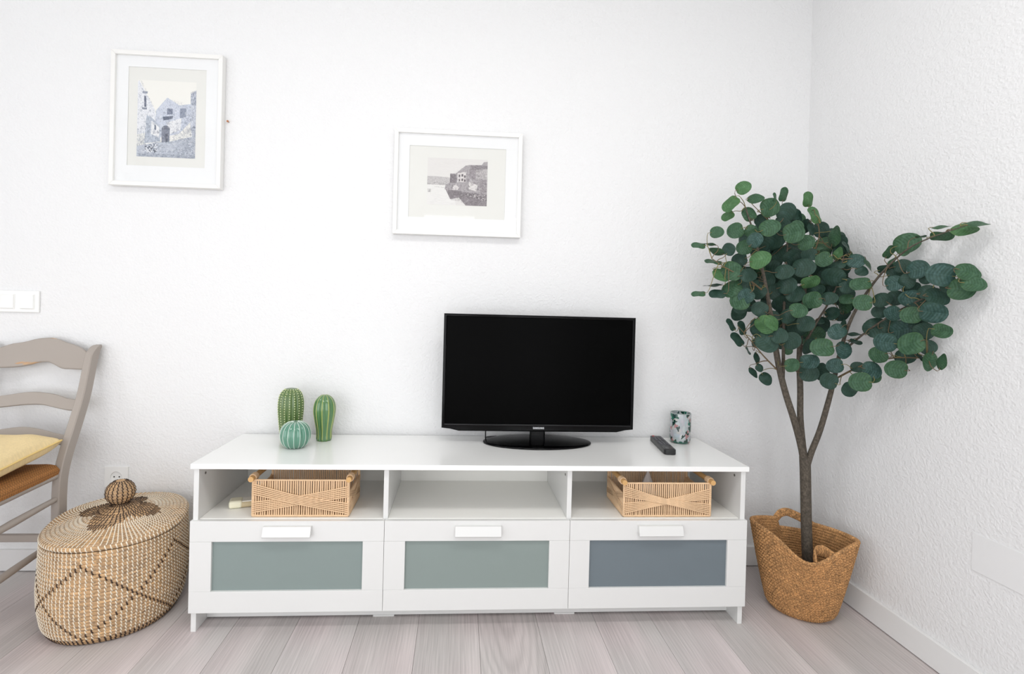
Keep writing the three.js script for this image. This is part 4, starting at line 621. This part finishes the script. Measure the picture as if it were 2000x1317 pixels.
  const LT = [leafTex('#253f34', '#243d2c', '#465f5a', 1), leafTex('#315038', '#3d5b33', '#5a7d67', 2), leafTex('#41663f', '#4f7239', '#6a8f66', 3), leafTex('#2a463f', '#2a4634', '#648283', 4)];
  const LM = LT.map((t, i) => new THREE.MeshPhysicalMaterial({ map: t, roughness: 0.55, side: THREE.DoubleSide, transmission: 0.1, thickness: 0, specularIntensity: 0.55 }));
  function leafGeo(asp, cup, fold, wave) {   // base at the origin, tip at y = 1, upper face towards +z
    const RG = 4, SG = 20, P = [0, 0.5, 0], U = [0.5, 0.5], I = [], Zf = (x, y) => -cup * (x * x * 1.6 + (y - 0.5) * (y - 0.5)) + fold * Math.abs(x) + wave * Math.sin(y * 7 + x * 5) * 0.03; P[2] = Zf(0, 0.5);
    for (let k = 1; k <= RG; k++) for (let i = 0; i < SG; i++) { const t = i / SG * Math.PI * 2, s = k / RG; const se = (q) => Math.sign(q) * Math.pow(Math.abs(q), 0.86); let x = se(Math.sin(t)) * 0.5 * asp, y = 0.5 - 0.5 * se(Math.cos(t)); x *= 1 + 0.1 * Math.cos(t); if (Math.cos(t) > 0.97) y += 0.03; if (Math.cos(t) < -0.99) y += 0.015; x *= s; y = 0.5 + (y - 0.5) * s; P.push(x, y, Zf(x, y)); U.push(0.5 + x / asp * 0.92, 0.02 + y * 0.94); }
    for (let i = 0; i < SG; i++) I.push(0, 1 + (i + 1) % SG, 1 + i); for (let k = 0; k < RG - 1; k++) for (let i = 0; i < SG; i++) { const a = 1 + k * SG + i, b = 1 + k * SG + (i + 1) % SG; I.push(a, b, a + SG, a + SG, b, b + SG); }
    const g = new THREE.BufferGeometry(); g.setAttribute('position', new THREE.Float32BufferAttribute(P, 3)); g.setAttribute('uv', new THREE.Float32BufferAttribute(U, 2)); g.setIndex(I); g.computeVertexNormals(); return g;
  }
  const LG = [leafGeo(0.92, 0.3, 0.1, 1.2), leafGeo(0.86, 0.4, 0.16, 1.6), leafGeo(0.97, 0.2, 0.2, 1.0), leafGeo(0.8, 0.3, 0.1, 1.4)], ASP = [0.92, 0.86, 0.97, 0.8];
  const addLeaf = (c, L, Wd, ang, tone) => {
    let best = null, bd = 1e9; for (const s of S) { const d = s.distanceToSquared(c); if (d < bd) { bd = d; best = s; } }
    const view = camera.position.clone().sub(c).normalize(), right = V(0, 1, 0).cross(view).normalize(), up = view.clone().cross(right);
    let ax = right.clone().multiplyScalar(Math.cos(ang)).addScaledVector(up, Math.sin(ang)); if (ax.dot(c.clone().sub(best)) < -0.15 * c.distanceTo(best)) ax.negate();
    const ratio = Wd / L, round = ratio > 0.62; const k = ratio > 0.9 ? 2 : ratio > 0.8 ? 0 : round ? 1 : 3;
    const tilt = Math.acos(Math.max(0.06, Math.min(0.99, ratio / ASP[k]))) * (up.dot(ax.clone().cross(view)) * (r() < 0.72 ? 1 : -1) > 0 ? 1 : -1);
    let n = view.clone().addScaledVector(ax, (r() - 0.5) * 0.5).normalize(); n.applyAxisAngle(ax, tilt); n.addScaledVector(ax, -n.dot(ax)).normalize();
    if (n.y < -0.35) { /* underside towards us */ }
    n.applyAxisAngle(ax, (r() - 0.5) * (ratio > 0.62 ? 0.75 : 0.2)); if (ratio > 0.62) { const q = n.clone().cross(ax).normalize(), w = (r() - 0.35) * 0.7; ax.applyAxisAngle(q, w); n.applyAxisAngle(q, w); }
    const side = ax.clone().cross(n).normalize(), m = new THREE.Matrix4().makeBasis(side, ax, side.clone().cross(ax));
    const base = c.clone().addScaledVector(ax, -L / 2), far = XR - 0.012; 
    const o = new THREE.Mesh(LG[k], LM[tone]); o.name = 'leaf'; o.castShadow = o.receiveShadow = true; o.quaternion.setFromRotationMatrix(m); o.scale.setScalar(L); 
    const tip = c.clone().addScaledVector(ax, L / 2), over = Math.max(base.x, tip.x, c.x + Math.abs(side.x) * Wd / 2) - far; if (over > 0) { const d = c.clone().sub(camera.position), t = 1 - over / d.x; const nc = camera.position.clone().addScaledVector(d, t); base.add(nc.clone().sub(c)); }
    o.position.copy(loc(base)); tree.add(o);
    // petiole back to the nearest branch
    const a = loc(best), b = loc(base), mid = a.clone().lerp(b, 0.55).addScaledVector(ax, -0.006).add(V((r() - 0.5) * 0.012, -0.004 + (r() - 0.3) * 0.012, (r() - 0.5) * 0.012));
    if (a.distanceTo(b) > 0.006) obj('twig', taper([a, a.clone().lerp(mid, 0.5).add(V(0, 0.003, 0)), mid, b.clone().addScaledVector(ax, -0.004), b.clone().addScaledVector(ax, 0.15 * L)], [0.0015, 0.0013, 0.0011, 0.0009], 9, 5), r() < 0.4 ? greenTwig : twigMat, tree);
  };
  const place = (ox, oy, sc, rows, depth) => { for (const [zx, zy, L, W, a, t, dz = 0] of rows) { const px = ox + zx / sc, py = oy + zy / sc; let z = depth(px, py) + dz + (r() - 0.5) * 0.05; let c = lim(at(px, py, z)); const D = camera.position.distanceTo(c), dx = (px - 1000 - SHX) / FOCAL, dy = (613.3 - py) / FOCAL, ct = 1 / Math.hypot(1, dx, dy), s = D * ct / FOCAL * (px > 1690 ? 1.16 : 1.1);
      const ang = (a ?? 20) / 180 * Math.PI + (W > L ? Math.PI / 2 : 0), phi = ang - Math.atan2(dy, dx), along = Math.hypot(Math.cos(phi) * ct, Math.sin(phi)), across = Math.hypot(Math.sin(phi) * ct, Math.cos(phi));
      const big = Math.max(L, W) / sc * s * along, small = Math.min(L, W) / sc * s * across; addLeaf(c, Math.max(0.028, big), Math.min(big, small * 1.04), ang, t); } };
  // crown on the left and middle branches: [x, y, length, width, direction, tone, nearer]
  place(1340, 340, 2.994, [[335, 78, 90, 62, 25, 2], [257, 172, 105, 62, 55, 2], [242, 243, 75, 55, 35, 2], [407, 141, 95, 50, 0, 1], [369, 233, 80, 75, -60, 1], [491, 195, 118, 100, 10, 1], [573, 120, 80, 48, 80, 1], [522, 135, 50, 15, 100, 1], [590, 222, 110, 85, 60, 0], [635, 232, 75, 65, -30, 0], [717, 148, 85, 62, 85, 2], [757, 237, 100, 75, 100, 2], [737, 320, 75, 35, -80, 0], [863, 365, 118, 65, 80, 1], [180, 341, 78, 76, 0, 1], [288, 332, 95, 92, 20, 1], [382, 335, 75, 65, -30, 1], [73, 415, 78, 35, -8, 1], [140, 414, 70, 14, -8, 1], [177, 456, 88, 40, -20, 1], [250, 440, 75, 65, 60, 0], [160, 510, 95, 25, -10, 1], [268, 567, 125, 85, -25, 1, 0.04], [205, 588, 100, 60, -30, 2], [430, 498, 128, 98, 10, 2, 0.12], [365, 590, 100, 65, 15, 0, 0.05], [405, 385, 90, 70, 50, 3, 0.04], [340, 430, 90, 80, 10, 1, 0.02], [490, 310, 120, 90, 30, 1, 0.05], [630, 345, 125, 110, 10, 1, 0.06], [645, 310, 80, 75, 50, 1, 0.02], [700, 400, 100, 80, 15, 1, 0.07], [515, 400, 150, 100, 10, 0, 0.02], [620, 490, 100, 90, 40, 0], [690, 545, 130, 90, 10, 0, 0.05], [575, 570, 110, 60, 5, 0, 0.06], [775, 435, 58, 16, 8, 1], [805, 500, 95, 80, 30, 1, 0.05], [880, 530, 110, 60, 0, 0, 0.03], [885, 465, 75, 65, 90, 2, 0.03], [860, 605, 145, 80, -5, 0, 0.06], [940, 425, 70, 22, -60, 0], [730, 635, 110, 70, 10, 2, 0.06], [590, 650, 110, 80, 20, 0, 0.04], [640, 700, 120, 80, 10, 0, 0.03], [158, 655, 110, 12, 5, 0], [72, 698, 78, 32, 3, 1], [183, 698, 92, 42, 0, 0], [265, 670, 110, 90, 35, 1, 0.02], [315, 740, 115, 110, 0, 1, 0.02], [350, 715, 90, 80, 40, 3, 0.06], [430, 790, 90, 80, -30, 0, 0.04], [735, 738, 115, 85, 10, 1, 0.08], [660, 795, 105, 75, 15, 1, 0.08], [700, 875, 105, 90, 0, 0, 0.07], [600, 830, 100, 80, 20, 0, 0.04], [855, 815, 85, 70, 30, 0, 0.03], [785, 860, 50, 28, 0, 0], [265, 880, 75, 32, -60, 0], [330, 900, 80, 36, -75, 0], [302, 965, 90, 42, -50, 0], [360, 1035, 50, 14, -60, 0], [417, 1080, 75, 25, -80, 0], [430, 1135, 50, 35, -40, 0], [395, 1160, 70, 28, -55, 0], [468, 1198, 80, 48, -50, 0], [400, 910, 100, 55, -75, 0, 0.03], [398, 985, 55, 28, 80, 0, 0.02], [460, 885, 110, 90, -50, 2, 0.12], [505, 870, 95, 65, -50, 2, 0.11], [475, 985, 125, 105, -40, 0, 0.09], [545, 945, 100, 80, 10, 0, 0.1], [615, 975, 105, 95, 30, 0, 0.08], [882, 922, 95, 85, 50, 3, 0.06], [795, 1015, 130, 105, 15, 1, 0.1], [725, 1100, 115, 75, 0, 3, 0.1], [620, 1118, 90, 75, 5, 1, 0.06], [598, 1035, 48, 42, 20, 1], [725, 1010, 100, 60, 60, 0, 0.03], [870, 1122, 95, 80, 15, 3, 0.1], [720, 1165, 110, 95, 0, 0, 0.07], [790, 1160, 100, 75, 80, 0, 0.06], [835, 1210, 105, 95, -20, 0, 0.09], [925, 1030, 95, 80, 80, 3, 0.07],
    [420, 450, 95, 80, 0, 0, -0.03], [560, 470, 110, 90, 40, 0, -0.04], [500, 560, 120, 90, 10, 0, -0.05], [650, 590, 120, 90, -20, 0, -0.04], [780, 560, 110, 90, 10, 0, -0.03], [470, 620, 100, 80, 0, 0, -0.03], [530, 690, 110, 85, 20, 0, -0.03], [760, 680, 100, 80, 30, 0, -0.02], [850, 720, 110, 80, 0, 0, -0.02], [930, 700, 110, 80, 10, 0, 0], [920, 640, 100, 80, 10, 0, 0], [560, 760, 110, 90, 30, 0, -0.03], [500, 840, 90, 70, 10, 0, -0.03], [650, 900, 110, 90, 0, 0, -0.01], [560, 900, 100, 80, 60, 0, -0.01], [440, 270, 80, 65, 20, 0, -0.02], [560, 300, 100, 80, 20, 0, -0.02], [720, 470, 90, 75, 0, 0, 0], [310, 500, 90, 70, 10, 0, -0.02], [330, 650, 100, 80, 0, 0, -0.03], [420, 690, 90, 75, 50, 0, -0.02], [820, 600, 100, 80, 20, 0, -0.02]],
  (px, py) => 0.31 + (px > 1600 ? (px - 1600) * 0.0011 : 0));
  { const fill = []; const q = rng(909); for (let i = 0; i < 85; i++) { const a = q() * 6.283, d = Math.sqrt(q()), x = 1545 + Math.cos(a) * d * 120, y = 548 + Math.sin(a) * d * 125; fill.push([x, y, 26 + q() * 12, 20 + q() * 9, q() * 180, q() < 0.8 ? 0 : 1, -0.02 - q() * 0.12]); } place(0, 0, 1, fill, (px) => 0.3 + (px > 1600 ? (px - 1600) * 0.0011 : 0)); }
  // the spray that reaches out along the right wall
  place(1580, 400, 3.292, [[630, 245, 165, 100, 20, 1], [520, 305, 85, 45, 60, 1], [610, 300, 70, 50, 40, 1], [720, 208, 45, 15, 5, 1], [850, 140, 120, 12, 3, 1], [853, 207, 140, 45, -3, 1], [1000, 155, 165, 62, -2, 2], [1080, 118, 150, 18, -7, 1], [525, 375, 75, 35, 60, 1], [303, 360, 110, 85, -20, 3], [340, 425, 85, 50, -20, 0], [385, 385, 90, 22, -65, 1], [240, 275, 80, 22, -70, 0], [330, 505, 130, 90, 20, 1, 0.03], [345, 630, 120, 115, 0, 1, 0.08], [600, 390, 110, 60, 10, 0], [700, 415, 135, 105, 20, 3, 0.02], [550, 505, 110, 95, 20, 3, 0.03], [630, 490, 95, 80, 70, 0, 0.02], [850, 450, 175, 145, -10, 3, 0.03], [1028, 430, 165, 85, -5, 1], [1060, 510, 150, 100, -10, 1], [980, 545, 165, 130, -10, 1, 0.02], [745, 480, 75, 60, 0, 0], [825, 595, 155, 105, 5, 0, 0.03], [655, 605, 145, 85, -5, 3, 0.03], [470, 610, 120, 70, 10, 0], [800, 695, 165, 115, -10, 3, 0.04], [655, 710, 130, 125, 0, 1, 0.06], [540, 700, 105, 90, 30, 3, 0.02], [450, 690, 90, 70, 0, 0], [430, 790, 130, 120, 50, 0], [600, 805, 140, 110, 20, 3], [740, 815, 130, 110, 20, 0, 0.03], [855, 812, 120, 100, -20, 1, 0.03], [655, 895, 165, 120, 15, 1, 0.08], [490, 885, 140, 105, -5, 3, 0.06], [765, 915, 105, 80, 20, 0], [782, 1010, 110, 80, 80, 1, 0.02], [850, 1010, 95, 60, 80, 1, 0.02], [720, 980, 50, 20, -50, 0], [618, 975, 130, 75, -5, 0, 0.02], [445, 965, 115, 100, 15, 1, 0.04], [560, 1058, 135, 108, -5, 1, 0.05], [405, 1065, 125, 90, -5, 3, 0.05], [310, 1045, 85, 85, 0, 0, 0.02], [420, 1110, 80, 60, 10, 1, 0.02], [330, 1140, 140, 105, 5, 1, 0.07], [257, 1190, 90, 85, 60, 0, 0.05], [290, 830, 90, 22, 0, 0], [300, 885, 80, 25, -15, 0], [220, 770, 60, 30, 85, 0], [130, 600, 110, 70, 10, 0, 0.02], [250, 520, 110, 90, 10, 0, 0.03], [240, 605, 90, 60, 0, 1, 0.02], [500, 415, 110, 50, 10, 0], [560, 440, 110, 80, 20, 0, -0.04], [660, 540, 110, 90, 0, 0, -0.05], [760, 560, 110, 90, 10, 0, -0.04], [560, 600, 110, 80, 10, 0, -0.04], [700, 650, 120, 90, 0, 0, -0.03], [520, 780, 110, 90, 20, 0, -0.03], [700, 760, 110, 90, 0, 0, -0.03], [900, 520, 120, 90, 0, 0, -0.02], [560, 880, 100, 80, 0, 0, -0.02], [700, 870, 100, 80, 10, 0, -0.03]],
  (px, py) => 0.36 + Math.max(0, px - 1640) * 0.00145);
}

renderer.render(scene, camera);
